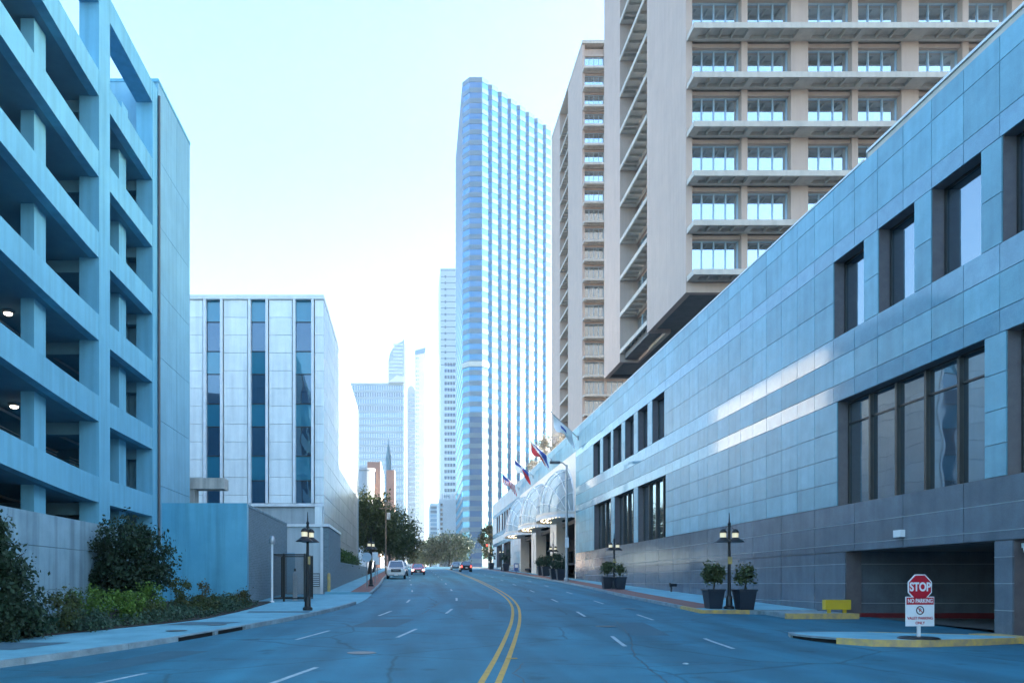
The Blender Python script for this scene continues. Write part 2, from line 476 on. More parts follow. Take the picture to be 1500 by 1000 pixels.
# painted lines: each dash its own piece on the road
def dash_line(f, starts, length=2.6, w=0.11, m=M_WHITE_PAINT, name="lane_dash"):
    for d in starts:
        ribbon(lambda q: f(q) - w / 2, lambda q: f(q) + w / 2, d, d + length, 0.004, 0.6).build(name, m, road)
for off in (-0.14, 0.14):
    ribbon(lambda q: YL(q) + off - 0.055, lambda q: YL(q) + off + 0.055, 3, 150, 0.004, 0.7).build("yellow_centre_line", M_YELLOW_PAINT, road)
dash_line(LA, [11.9, 21.0, 30.2, 39.2, 50.7, 63, 75, 87, 99, 111, 123])
dash_line(LB, [11.0, 20.4, 29.0, 37.6, 49.2, 61, 73, 85, 97, 109])
dash_line(RA, [8.6, 18.7, 28.6, 38.0, 49, 61, 73, 85, 97, 109])
dash_line(RB, [8.2, 18.1, 27.0, 36.5, 46.5, 58, 70, 82, 94])
# raised reflective marker and small pieces of litter
mk = MB().lathe([(0.06, 0), (0.055, 0.012), (0.03, 0.02)], (5.55, 15.1, zg(15.1)), 10).build("road_reflector", M_WHITE_PAINT, road)
MB().box(2.06, 2.3, 16.0, 16.12, zg(16) + 0.009, zg(16) + 0.016).build("road_reflector", M_YELLOW_PAINT, road)

def kerb_pieces(f, d0, d1, side, parent, m=M_KERB, ln=3.0, h=0.13, w=0.16, skip=()):
    d = d0
    while d < d1 - 0.05:
        e = min(d + ln, d1)
        if not any(a <= d + 0.1 < b for a, b in skip):
            a, b = (lambda q: f(q), lambda q: f(q) + side * w)
            strip(a, b, d, e - 0.02, -0.1, h + 0.004, 0.75).build("kerb", m, parent)
        d = e

# --- left pavement, first pad beside the planting bed
BE = lerp_tab([(-40, -24), (0, -15.8), (10, -12.9), (19, -10.3), (22.7, -8.5), (25.3, -7.1), (30, -6.6), (37, -6.5)])
pave_l = struct(strip(lambda d: BE(d), lambda d: LC(d) - 0.16, -30, 36.2, -0.1, 0.13, 1.0).build("pavement", M_CONC_PAVE))
INLETS = [(20.0, 21.7), (21.85, 23.4)]
kerb_pieces(LC, -24, 19.95, -1, pave_l)
kerb_pieces(LC, 23.45, 36.2, -1, pave_l)
# storm drain inlets cut into the kerb: dark mouth, lintel above
for a, b in INLETS:
    strip(lambda q: LC(q) - 0.16, lambda q: LC(q), a, b, 0.105, 0.134, 0.5).build("inlet_lintel", M_KERB, pave_l)
    strip(lambda q: LC(q) - 0.16, lambda q: LC(q) - 0.08, a, b, -0.1, 0.105, 0.5).build("inlet_mouth", M_VOID, pave_l)
strip(lambda q: LC(q) - 0.16, lambda q: LC(q), 21.7, 21.85, -0.1, 0.134, 0.5).build("inlet_post", M_KERB, pave_l)
for fa, fb, a, b in ((lambda q: BE(q) + 0.25, lambda q: BE(q) + 2.25, 16.6, 18.3), (lambda q: BE(q) + 0.3, lambda q: BE(q) + 2.0, 23.4, 24.6),
                     (lambda q: -6.3, lambda q: -3.9, 28.9, 29.6)):
    ribbon(fa, fb, a, b, 0.136, 0.7).build("stained_slab", M_DARKPATCH, pave_l)
for x, d in ((-6.7, 21.6), (-6.05, 23.6)):
    MB().lathe([(0.3, 0), (0.3, 0.008)], (x, d, zg(d) + 0.131), 20).build("utility_cover", M_DARKSTEEL, pave_l)
for d in (6, 9, 12, 15, 21, 26.5, 31, 33.5):
    ribbon(lambda q: BE(q), lambda q: LC(q) - 0.17, d, d + 0.025, 0.1345, 0.02).build("expansion_joint", M_DARKPATCH, pave_l)

# --- left pavement beyond the driveway, concrete with a brick margin at the kerb
pave_l2 = struct(strip(lambda d: -5.2, lambda d: LC(d) - 0.16, 46, 150, -0.1, 0.13, 3.0).build("pavement_uphill", M_CONC_PAVE))
kerb_pieces(LC, 46, 150, -1, pave_l2, ln=6)
ribbon(lambda q: LC(q) - 1.35, lambda q: LC(q) - 0.17, 46.05, 150, 0.135, 3).build("brick_margin", M_BRICKPAVE, pave_l2)
for d in range(50, 120, 5):
    ribbon(lambda q: -5.15, lambda q: LC(q) - 1.36, d, d + 0.03, 0.1345, 0.02).build("expansion_joint", M_DARKPATCH, pave_l2)

# --- right pavement in front of the hotel
pave_r = struct(strip(lambda d: RC(d) + 0.16, lambda d: 16.6, 30.4, 149.5, -0.1, 0.13, 3.0).build("pavement_hotel", M_CONC_PAVE))
kerb_pieces(RC, 33.0, 149.5, 1, pave_r, ln=4)
ribbon(lambda q: RC(q) + 0.17, lambda q: RC(q) + 1.55, 31.5, 149, 0.135, 3).build("brick_margin", M_BRICKPAVE, pave_r)
strip(lambda q: RC(q), lambda q: RC(q) + 0.16, 30.4, 32.98, -0.1, 0.134, 1).build("yellow_kerb", M_YELLOW_KERB, pave_r)
strip(lambda q: RC(30.4), lambda q: 13.7, 30.24, 30.40, -0.1, 0.134, 1).build("yellow_kerb", M_YELLOW_KERB, pave_r)
strip(lambda q: 13.7, lambda q: 16.4, 30.24, 30.40, -0.1, 0.134, 1).build("kerb", M_KERB, pave_r)
for d in range(34, 110, 4):
    ribbon(lambda q: RC(q) + 1.56, lambda q: 16.45, d, d + 0.03, 0.1345, 0.02).build("expansion_joint", M_DARKPATCH, pave_r)

# --- traffic island with yellow kerb at the garage entrance
isl = [(10.75, 20.9), (10.85, 20.1), (11.1, 19.35), (11.6, 18.75), (12.6, 18.6), (14.2, 18.95), (15.6, 19.4), (16.0, 19.75), (15.2, 20.6), (13.2, 21.6), (11.8, 21.7), (11.0, 21.5)]
zi = zg(20) - 0.02
island = struct(MB().prism(isl, zi - 0.1, zi + 0.16).build("traffic_island", M_CONC_PAVE))
def offset_poly(poly, o):
    cx = sum(p[0] for p in poly) / len(poly); cy = sum(p[1] for p in poly) / len(poly)
    out = []
    for p in poly:
        v = Vector((p[0] - cx, p[1] - cy)); l = v.length
        out.append((cx + v.x * (l + o) / l, cy + v.y * (l + o) / l))
    return out
outp = offset_poly(isl, 0.15)
for i in range(len(isl)):
    j = (i + 1) % len(isl)
    p = [isl[i], outp[i], outp[j], isl[j]]
    if i in (0, 1):         # storm drain slot at the nose of the island
        MB().prism(p, zi + 0.115, zi + 0.165).build("inlet_lintel", M_KERB, island)
        MB().prism([isl[i], [(isl[i][0] + outp[i][0]) / 2, (isl[i][1] + outp[i][1]) / 2], [(isl[j][0] + outp[j][0]) / 2, (isl[j][1] + outp[j][1]) / 2], isl[j]], zi - 0.1, zi + 0.115).build("inlet_mouth", M_VOID, island)
        continue
    MB().prism(p, zi - 0.1, zi + 0.165).build("yellow_kerb", M_YELLOW_KERB if i in (2, 3, 4, 5, 6, 7, 8) else M_KERB, island)

# pad with yellow kerb at the pier between the two garage openings
padk = struct(MB().box(15.75, 16.5, 16.6, 21.15, zg(19) - 0.05, zg(19) + 0.15).build("pier_kerb", M_YELLOW_KERB))
red = struct(MB().box(16.45, 24, 28.42, 28.62, zg(28) - 0.06, zg(28) + 0.16).build("garage_kerb", M_RED_KERB))
redx = MB().box(14.0, 16.45, 27.62, 30.2, zg(29) - 0.06, zg(29) + 0.145).build("kerb_return", M_KERB, red)
redy = MB().box(13.8, 16.45, 27.46, 27.615, zg(29) - 0.06, zg(29) + 0.15).build("yellow_kerb", M_YELLOW_KERB, red)

# planting bed
bed = struct(strip(lambda d: BE(d) - 8.0, lambda d: BE(d) - 0.004, -20, 36.0, -0.1, 0.155, 1.5).build("planting_bed", mat("bark_mulch", (0.045, 0.032, 0.024), 0.95, (0.025, 0.02, 0.016), nscale=9, bump=0.8, bscale=25)))

# ================================================================== HOTEL (right)
WX = 16.5
ROWS = [4.64, 5.56, 6.52, 7.54, 8.65, 9.30, 10.33, 11.14, 12.56, 14.11, 14.77, 16.24, 16.96]
BASE_ROWS = [-0.9, 0.15, 0.90, 1.65, 2.39, 2.85, 3.13, 3.89, 4.64]
G_PLAIN = mat("granite_honed", (0.165, 0.37, 0.45), 0.42, (0.12, 0.29, 0.36), nscale=1.3, streak=0.10, rnd=0.15, fine=0.10, spec=0.55)
G_POL = mat("granite_polished", (0.165, 0.325, 0.41), 0.08, (0.13, 0.26, 0.335), nscale=3, rnd=0.10, fine=0.10, spec=0.6)
G_BASE = mat("granite_base", (0.15, 0.175, 0.205), 0.16, (0.11, 0.13, 0.155), nscale=1.5, streak=0.12, rnd=0.14, fine=0.14, spec=0.6)
G_DARK = mat("granite_backing", (0.155, 0.13, 0.13), 0.35, (0.12, 0.10, 0.105), nscale=4, fine=0.1)
G_STRIP = mat("light_joint_strip", (0.33, 0.38, 0.41), 0.4)
GLZ = glass("hotel_window_glass", (0.008, 0.02, 0.03), 0.22, (0.75, 0.9, 1.0), wave=0.12)
FRAME = mat("bronze_frame", (0.05, 0.048, 0.045), 0.4, metallic=0.5)

hotel = thing("hotel_building", "long grey granite hotel block lining the right side of the street", "building", (WX, 80, zg(80)))
UP = [(67.5, 65.05), (64.1, 61.6), (60.9, 58.5), (57.55, 55.3), (54.3, 52.1), (51.1, 48.66)]
UP += [(29.23, 27.29), (26.46, 24.56), (23.76, 21.69), (20.93, 18.95), (18.15, 16.15), (15.35, 13.4)]
UP += [(142.4, 140.2), (139.2, 137.0), (134.5, 132.3), (131.3, 129.1), (128.1, 125.9), (124.9, 122.7)]
UP = [(min(a), max(a)) for a in UP]
LO = [(61.5, 67.2), (55.3, 60.5), (48.4, 54.3), (21.56, 28.99), (13.3, 20.77), (134, 142.4), (122.7, 132)]
GAR = [(21.2, 28.45), (13.6, 20.55)]
DEND, DBEG = 149.0, 9.0
ARC = (74.6, 112.4)
openings = [(a, b, 11.14, 14.11) for a, b in UP] + [(a, b, 4.64, 8.65) for a, b in LO] + [(a, b, -1.0, 2.85) for a, b in GAR]
openings_arc = openings + [(ARC[0], ARC[1], -2, 14.77)]

def wall_cells(d0, d1, zs, ops, extra=()):
    ds = sorted(set([d0, d1] + [o[0] for o in ops] + [o[1] for o in ops] + list(extra)))
    zz = sorted(set(zs + [o[2] for o in ops] + [o[3] for o in ops]))
    ds = [d for d in ds if d0 <= d <= d1]
    for k in range(len(zz) - 1):
        zc = (zz[k] + zz[k + 1]) / 2; run = None
        for i in range(len(ds) - 1):
            dc = (ds[i] + ds[i + 1]) / 2
            free = not any(o[0] < dc < o[1] and o[2] < zc < o[3] for o in ops)
            if free: run = [run[0] if run else ds[i], ds[i + 1]]
            if (not free or i == len(ds) - 2) and run:
                yield run[0], run[1], zz[k], zz[k + 1]; run = None

bw = MB()
for a, b, z0, z1 in wall_cells(DBEG, DEND, [-1.0, 16.9], openings_arc):
    bw.box(WX + 0.05, WX + 0.62, a, b, z0, z1)
bw.build("wall_backing", G_DARK, hotel)
# mass of the podium behind, roof and far end
MB().box(31, 108, DBEG, DEND, -1, 16.4).build("rear_block", G_DARK, hotel)
MB().box(WX + 0.63, 109, DBEG + 0.02, DEND - 0.02, 16.3, 16.7).build("roof_slab", mat("roof_gravel", (0.16, 0.16, 0.155), 0.9), hotel)
MB().box(WX + 0.63, 31, DEND - 0.62, DEND - 0.05, -1, 16.3).build("end_wall", G_PLAIN, hotel)
MB().box(WX + 0.63, 31, DBEG + 0.03, DBEG + 0.5, -1, 16.3).build("end_wall", G_PLAIN, hotel)
# dark rooms behind the windows (storey floors)
for z in (3.6, 9.9):
    MB().box(WX + 0.64, 30.9, 28.8, DEND - 0.7, z, z + 0.25).build("storey_floor", M_VOID, hotel)
MB().box(WX + 2.2, WX + 2.4, DBEG + 0.6, ARC[0], 3.9, 16.2).build("inner_partition", M_VOID, hotel)
MB().box(WX + 2.2, WX + 2.4, ARC[1], DEND - 0.7, 3.9, 16.2).build("inner_partition", M_VOID, hotel)

# granite cladding panels
PW = 1.372
cand = []
def panel_px(d0, d1, z0, z1):
    return (WX * KPX / d0 - WX * KPX / d1) * ((z1 - z0) * KPX / ((d0 + d1) / 2))
grid0 = 29.23 - PW * 15
def clad(rows, ops, mfun, width, gap):
    for k in range(len(rows) - 1):
        z0, z1 = rows[k], rows[k + 1]
        if z1 - z0 < 0.05: continue
        zc = (z0 + z1) / 2
        act = [o for o in ops if o[2] < zc < o[3]]
        edges = sorted(set([DBEG, DEND] + [x for o in act for x in (o[0], o[1])]))
        for i in range(len(edges) - 1):
            a, b = edges[i], edges[i + 1]
            if any(o[0] < (a + b) / 2 < o[1] for o in act): continue
            cuts = [a] + [grid0 + width * j for j in range(0, 220) if a + 0.25 < grid0 + width * j < b - 0.25] + [b]
            for j in range(len(cuts) - 1):
                cand.append((panel_px(cuts[j], cuts[j + 1], z0, z1), cuts[j] + gap / 2, cuts[j + 1] - gap / 2, z0 + gap / 2, z1 - gap / 2, mfun(k)))
POLISHED = (4, 6, 9)
clad(ROWS, openings_arc, lambda k: G_POL if k in POLISHED else G_PLAIN, PW, 0.022)
clad(BASE_ROWS, openings_arc, lambda k: G_BASE, PW * 2, 0.03)
def visible_panel(c):       # inside the photograph's view
    px = 600 + WX * KPX / ((c[1] + c[2]) / 2)
    return px < 1560
cand.sort(key=lambda c: (-visible_panel(c), -c[0]))
rest = {}
for i, (a, d0, d1, z0, z1, m) in enumerate(cand):
    dx = 0.004 * random.random()
    if i < 300:
        piece("granite_panel", m, hotel, WX + dx, WX + 0.045, d0, d1, z0, z1)
    else:
        rest.setdefault(m.name, (m, MB()))[1].box(WX + dx, WX + 0.045, d0, d1, z0, z1)
for m, mb in rest.values():
    o = mb.build("granite_cladding", m, hotel); o['kind'] = 'stuff'
# light strips bedded in the joints of the dark base
for z in (0.90, 1.65, 2.39, 3.13, 3.89):
    ops = [o for o in openings_arc if o[2] < z < o[3]]
    for a, b, z0, z1 in wall_cells(DBEG, DEND, [z - 0.014, z + 0.014], [(o[0], o[1], z - 1, z + 1) for o in ops]):
        if z0 < z < z1: MB().box(WX - 0.004, WX + 0.049, a, b, z - 0.010, z + 0.010).build("joint_strip", G_STRIP, hotel)
# parapet coping: plain metal cap, and the taller pale rail nearer the camera
MB().box(WX - 0.02, WX + 0.62, 27.3, DEND, 16.965, 17.04).build("parapet_cap", mat("metal_coping", (0.62, 0.62, 0.61), 0.35, metallic=0.3), hotel)
MB().box(WX + 0.10, WX + 0.60, DBEG, 27.2, 16.965, 17.22).build("parapet_upstand", mat("pale_sandstone", (0.58, 0.48, 0.40), 0.7), hotel)
MB().box(WX + 0.04, WX + 0.66, DBEG, 27.2, 17.225, 17.31).build("parapet_cap", MATS["metal_coping"], hotel)

# windows
def hotel_window(a, b, z0, z1, n, transom=None):
    gx = WX + 0.48
    w = MB().box(gx, gx + 0.03, a + 0.05, b - 0.05, z0 + 0.05, z1 - 0.05).build("window", GLZ, hotel)
    f = MB()
    f.box(gx - 0.06, gx + 0.04, a, b, z0, z0 + 0.06); f.box(gx - 0.06, gx + 0.04, a, b, z1 - 0.07, z1)
    f.box(gx - 0.06, gx + 0.04, a, a + 0.06, z0 + 0.06, z1 - 0.07); f.box(gx - 0.06, gx + 0.04, b - 0.06, b, z0 + 0.06, z1 - 0.07)
    f.build("window_frame", FRAME, w)
    for i in range(1, n):
        d = a + (b - a) * i / n
        MB().box(gx - 0.14, gx + 0.035, d - 0.05, d + 0.05, z0 + 0.061, z1 - 0.071).build("mullion", FRAME, w)
    if transom:
        for i in range(n):
            d0 = a + (b - a) * i / n + 0.06; d1 = a + (b - a) * (i + 1) / n - 0.06
            MB().box(gx - 0.05, gx + 0.035, d0, d1, transom - 0.03, transom + 0.03).build("transom", FRAME, w)
    return w
for a, b in UP: hotel_window(a, b, 11.14, 14.11, 1)
for a, b in LO:
    near = a < 29
    hotel_window(a, b, 4.64, 8.65, 5 if near else 4, 7.78 if near else None)
# roller blinds behind the lower windows further up
M_BLIND = mat("grey_blind", (0.30, 0.32, 0.33), 0.8)
# interior of the garage entrance
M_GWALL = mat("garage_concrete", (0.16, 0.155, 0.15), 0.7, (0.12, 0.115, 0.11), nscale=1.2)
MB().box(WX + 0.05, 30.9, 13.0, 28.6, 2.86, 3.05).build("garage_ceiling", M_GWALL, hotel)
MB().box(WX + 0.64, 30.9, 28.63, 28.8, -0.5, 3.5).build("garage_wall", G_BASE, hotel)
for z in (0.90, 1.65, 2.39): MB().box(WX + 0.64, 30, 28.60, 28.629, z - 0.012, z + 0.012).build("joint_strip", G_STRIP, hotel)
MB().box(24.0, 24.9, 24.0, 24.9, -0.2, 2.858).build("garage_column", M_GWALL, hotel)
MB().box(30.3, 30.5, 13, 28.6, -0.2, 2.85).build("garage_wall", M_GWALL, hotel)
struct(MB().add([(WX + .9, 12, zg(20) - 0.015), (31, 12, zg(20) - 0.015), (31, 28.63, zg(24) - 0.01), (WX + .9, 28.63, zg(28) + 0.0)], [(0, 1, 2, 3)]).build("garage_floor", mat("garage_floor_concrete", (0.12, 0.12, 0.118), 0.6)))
gl = tag(MB().box(WX - 0.16, WX - 0.001, 25.0, 25.38, 3.2, 3.44).build("wall_light", M_WHITE), "small white box light fixed on the granite above the garage entrance", "light")
camr = thing("security_camera", "white security camera on the granite pier at the far right edge", "camera", (WX + 0.2, 20.4, 2.5))
MB().box(WX + .2, WX + 0.3, 20.25, 20.5, 2.62, 2.75).build("mount", M_WHITE, camr)
MB().tube([(WX + .22, 20.35, 2.62), (WX + 0.02, 20.1, 2.52)], 0.07, 10).build("camera_body", M_WHITE, camr)
# pipe connection on the wall far up the pavement
sp = thing("standpipe_connection", "small dark fire hose connection low on the granite wall", "standpipe", (WX - 0.2, 46.5, zg(46.5) + 0.6))
MB().tube([(WX, 46.5, zg(46.5) + .55), (WX - 0.35, 46.5, zg(46.5) + .55)], 0.09, 10).build("pipe", M_BLACK, sp)
MB().tube([(WX - 0.3, 46.5, zg(46.5) + .55), (WX - 0.3, 46.5, zg(46.5) + .05)], 0.05, 8).build("drain_pipe", M_BLACK, sp)
MB().lathe([(0.14, 0), (0.14, 0.06)], (WX - 0.41, 46.5, zg(46.5) + .55), 12, 'x').build("cap", M_BLACK, sp)

# ---- entrance arches
M_LITSTONE = mat("bounce_lit_stone", (0.66, 0.60, 0.53), 0.4, (0.59, 0.54, 0.48), nscale=2, fine=0.06, spec=0.5)  # wall stone lightened to cream, bounced sunlight put into its colour
ARCH = [(75.0, 84.4), (88.2, 98.0), (101.8, 111.6)]
SPR, BASEH = 8.55, 0.0
def arch_wall():
    mb = MB(); x0, x1 = WX, WX + 0.62
    # piers
    edges = [ARC[0]] + [x for a in ARCH for x in a] + [ARC[1]]
    for i in range(0, len(edges), 2):
        p = MB().box(x0, WX + 1.3, edges[i], edges[i + 1], -0.5, SPR - 0.001).build("entrance_pier", M_LITSTONE, hotel)
    N = 20
    for a, b in ARCH:
        c, r = (a + b) / 2, (b - a) / 2
        pts = [(c - r * math.cos(math.pi * i / N), SPR + r * math.sin(math.pi * i / N) * 1.08) for i in range(N + 1)]
        top = 14.76
        for i in range(N):
            (d0, z0), (d1, z1) = pts[i], pts[i + 1]
            mb.hexa([(x0, d0, z0), (x1, d0, z0), (x1, d1, z1), (x0, d1, z1)], [(x0, d0, top), (x1, d0, top), (x1, d1, top), (x0, d1, top)])
    for i in range(0, len(edges), 2):
        mb.box(x0, x1, edges[i], edges[i + 1], SPR, 14.76)
    mb.build("arch_surround", M_LITSTONE, hotel)
arch_wall()
# porch behind the arches
M_PORCH = mat("porch_stone", (0.26, 0.19, 0.15), 0.5, (0.2, 0.15, 0.12), nscale=2)
MB().box(WX + 6.5, WX + 6.8, ARC[0], ARC[1], 0, 8.3).build("porch_wall", M_PORCH, hotel)
MB().box(WX + 0.63, WX + 6.8, ARC[0], ARC[1], 7.9, 8.3).build("porch_ceiling", M_PORCH, hotel)
for i, (a, b) in enumerate(ARCH):
    for q in (0.18, 0.5, 0.82):
        d = a + (b - a) * q
        w = MB().box(WX + 6.4, WX + 6.49, d - 1.1, d + 1.1, zg(d), 6.2).build("door", GLZ, hotel)
        MB().box(WX + 6.34, WX + 6.395, d - 0.05, d + 0.05, zg(d), 6.2).build("door_stile", FRAME, w)
    MB().box(WX + 3.2, WX + 3.35, a, b, SPR, 14.4).build("arch_window", glass("arch_glass", (0.10, 0.15, 0.17), 0.35, (0.85, 0.95, 1.0)), hotel)
M_CGLASS = bpy.data.materials.new("canopy_glass"); M_CGLASS.use_nodes = True
_n, _l = M_CGLASS.node_tree.nodes, M_CGLASS.node_tree.links
_b = _n["Principled BSDF"]; _b.inputs["Base Color"].default_value = (0.80, 0.86, 0.86, 1); _b.inputs["Roughness"].default_value = 0.08
_t = _n.new("ShaderNodeBsdfTransparent"); _t.inputs[0].default_value = (0.8, 0.92, 0.95, 1)
_x = _n.new("ShaderNodeMixShader"); _x.inputs[0].default_value = 0.42
_l.new(_t.outputs[0], _x.inputs[1]); _l.new(_b.outputs[0], _x.inputs[2]); _l.new(_x.outputs[0], _n["Material Output"].inputs[0])
M_BULB = mat("lit_bulb", (0.9, 0.8, 0.6), 0.4, emit=(1.0, 0.78, 0.45), estr=0.9)
M_RIB = mat("white_steel_rib", (0.7, 0.72, 0.73), 0.4)
OUTX = 2.8
def canopy(a, b):
    c, r = (a + b) / 2, (b - a) / 2 - 0.1
    NU, NV = 16, 7
    def P(u, v, e=0.0):     # u along the arch 0..pi, v from the wall (0) to the front edge (1)
        ph = v * math.pi / 2
        return (WX - (OUTX + e) * math.sin(ph) * (0.35 + 0.65 * math.sin(u)) , c - (r + e) * math.cos(u) * (1 - 0.10 * v * v), SPR + 0.35 + (r + e) * 1.05 * math.sin(u) * math.cos(ph))
    g = MB()
    vv = [P(math.pi * i / NU, j / NV) for j in range(NV + 1) for i in range(NU + 1)]
    g.add(vv, [(j * (NU + 1) + i, j * (NU + 1) + i + 1, (j + 1) * (NU + 1) + i + 1, (j + 1) * (NU + 1) + i) for j in range(NV) for i in range(NU)])
    go = g.build("glass_canopy", M_CGLASS, hotel, smooth=True)
    for i in range(0, NU + 1, 2):
        MB().tube([P(math.pi * i / NU, j / NV, 0.03) for j in range(NV + 1)], 0.055, 5).build("canopy_rib", M_RIB, go)
    for j in range(0, NV, 2):
        MB().tube([P(math.pi * i / NU, j / NV, 0.03) for i in range(NU + 1)], 0.05 if j else 0.13, 5).build("canopy_purlin", M_RIB, go)
    # fascia following the curved front edge with a fluted valance and bulbs
    N = 24
    edge = [(WX - (OUTX + 0.12) * math.sin(math.pi * i / N) ** 0.55, c - (r + 0.05) * math.cos(math.pi * i / N)) for i in range(N + 1)]
    MB().prism(edge, SPR + 0.05, SPR + 0.34).build("canopy_fascia", M_LITSTONE, go)
    e2 = [(WX + (x - WX) * 0.93, c + (d - c) * 0.96) for x, d in edge]
    MB().prism(e2, SPR - 0.10, SPR + 0.049).build("canopy_soffit", mat("canopy_soffit", (0.62, 0.58, 0.5), 0.5), go)
    val = MB()
    for i in range(N):
        (xa, da), (xb, db) = edge[i], edge[i + 1]
        for q in range(2):
            f0, f1 = q / 2, (q + 1) / 2 - 0.06
            p0 = (xa + (xb - xa) * f0, da + (db - da) * f0); p1 = (xa + (xb - xa) * f1, da + (db - da) * f1)
            val.hexa([(p0[0], p0[1], SPR - .32), (p0[0] + 0.04, p0[1], SPR - .32), (p1[0] + 0.04, p1[1], SPR - .25), (p1[0], p1[1], SPR - .25)],
                     [(p0[0], p0[1], SPR + .048), (p0[0] + 0.04, p0[1], SPR + .048), (p1[0] + 0.04, p1[1], SPR + .048), (p1[0], p1[1], SPR + .048)])
    val.build("valance", M_RIB, go)
    for ring in (0.80, 0.62):
        for i in range(2, N - 1, 2):
            x, d = edge[i]
            x, d = WX + (x - WX) * ring, c + (d - c) * (0.9 if ring > 0.7 else 0.8)
            MB().lathe([(0.03, -0.1), (0.07, -0.06), (0.07, 0)], (x, d, SPR - 0.101), 8).build("bulb", M_BULB, go)
for a, b in ARCH: canopy(a, b)
# striped light patch column strips on the piers
for a in (86.3, 99.9):
    MB().box(WX - 0.06, WX - 0.001, a - 0.25, a + 0.25, zg(86), 7.6).build("pier_pilaster", M_LITSTONE, hotel)

# ---- flags on slanting poles above the arches
def flag(kind, label, d, zb=15.85):
    t = thing("flag", label, "flag", (WX, d, zb), 0, "flags above the hotel entrance")
    base = Vector((WX - 0.02, d, zb)); tip = base + Vector((-2.7, -0.35, 2.4))
    MB().tube([base, tip], [0.05, 0.03], 8).build("pole", M_WHITE if kind != 'white' else M_STEEL, t)
    MB().lathe([(0.02, 0), (0.08, 0.05), (0.08, 0.1), (0.02, 0.15)], tip, 8).build("finial", M_STEEL, t)
    MB().box(WX - 0.12, WX - 0.001, d - 0.12, d + 0.12, zb - 0.2, zb + 0.2).build("bracket", M_STEEL, t)
    ax = (base - tip)
    NU, NV = 20, 14
    mb = MB(); vv = []
    for j in range(NV + 1):
        for i in range(NU + 1):
            s, f = j / NV, i / NU        # s along the pole, f along the fly (hangs down)
            p = tip + ax * (0.04 + 0.72 * s)
            p = p + Vector((0.35 * f + 0.10 * math.sin(7 * f + 3 * s) * f, 0.28 * math.sin(5.5 * s + 4 * f) * (0.2 + f), -1.85 * f * (0.85 + 0.15 * math.cos(6 * s)) + 0.12 * math.sin(8 * s) * f))
            vv.append(p)
    mats = [M_WHITE, mat("flag_red", (0.55, 0.03, 0.04), 0.7), mat("flag_blue", (0.03, 0.08, 0.35), 0.7)]
    ff, mi = [], []
    for j in range(NV):
        for i in range(NU):
            s, f = (j + .5) / NV, (i + .5) / NU
            if kind == 'us': k = 2 if (f < .42 and s < .52) else (1 if int(s * 13) % 2 == 0 else 0)
            elif kind == 'texas': k = (2 if not (0.4 < s < 0.6 and .1 < f < .24) else 0) if f < .34 else (0 if s < .5 else 1)
            elif kind == 'city':  k = 0 if abs(s - f * 0.9 - 0.05) < .13 else (1 if s < f * .9 + .05 else 2)
            else: k = 0 if not (0.35 < s < .65 and .35 < f < .6) else 2
            mb.add([vv[j * (NU + 1) + i], vv[j * (NU + 1) + i + 1], vv[(j + 1) * (NU + 1) + i + 1], vv[(j + 1) * (NU + 1) + i]], [(0, 1, 2, 3)], k)
    mb.build("cloth", mats, t)
flag('white', "mostly white flag on the slanting pole nearest the granite windows", 73.4)
flag('city', "red, white and blue flag drooping from the second slanting pole", 87.0)
flag('texas', "blue, white and red flag on the third slanting pole", 100.2)
flag('us', "striped red and white flag with blue canton on the farthest slanting pole", 113.2)

# ================================================================== BALCONY TOWERS
M_TOWER = mat("tower_beige_concrete", (0.50, 0.36, 0.29), 0.75, (0.45, 0.325, 0.265), nscale=0.6, streak=0.05, fine=0.05)
M_SLAB = mat("balcony_concrete", (0.53, 0.46, 0.39), 0.75, (0.47, 0.40, 0.34), nscale=1, streak=0.1)
M_TGL = glass("tower_window_glass", (0.03, 0.04, 0.05), 0.72, (0.80, 0.92, 1.0), wave=0.04, rnd=0.9)
M_TFR = mat("pale_window_frame", (0.42, 0.50, 0.55), 0.4, metallic=0.3)

def balcony_mesh(name, x0, x1, y0, y1, ribs, wide, along='x'):
    """Slab with edge beam and coffer ribs beneath; top at z=0."""
    mb = MB(); th, eb = 0.13, 0.36
    if along == 'x':
        mb.box(x0, x1, y0, y1, -th, 0)
        mb.box(x0, x1, y0, y0 + 0.14, -eb, -th)
        mb.box(x0, x1, y1 - 0.25, y1, -eb, -th)
        for r, w in [(q, 0.10) for q in ribs] + list(wide):
            mb.box(max(x0, r - w / 2), min(x1, r + w / 2), y0 + 0.141, y1 - 0.251, -eb + 0.01, -th)
    else:
        mb.box(x0, x1, y0, y1, -th, 0)
        mb.box(x0, x0 + 0.14, y0, y1, -eb, -th)
        mb.box(x1 - 0.2, x1, y0, y1, -eb, -th)
        for r, w in [(q, 0.12) for q in ribs] + list(wide):
            mb.box(x0 + 0.141, x1 - 0.201, max(y0, r - w / 2), min(y1, r + w / 2), -eb + 0.01, -th)
    return mb.mesh(name, M_SLAB)

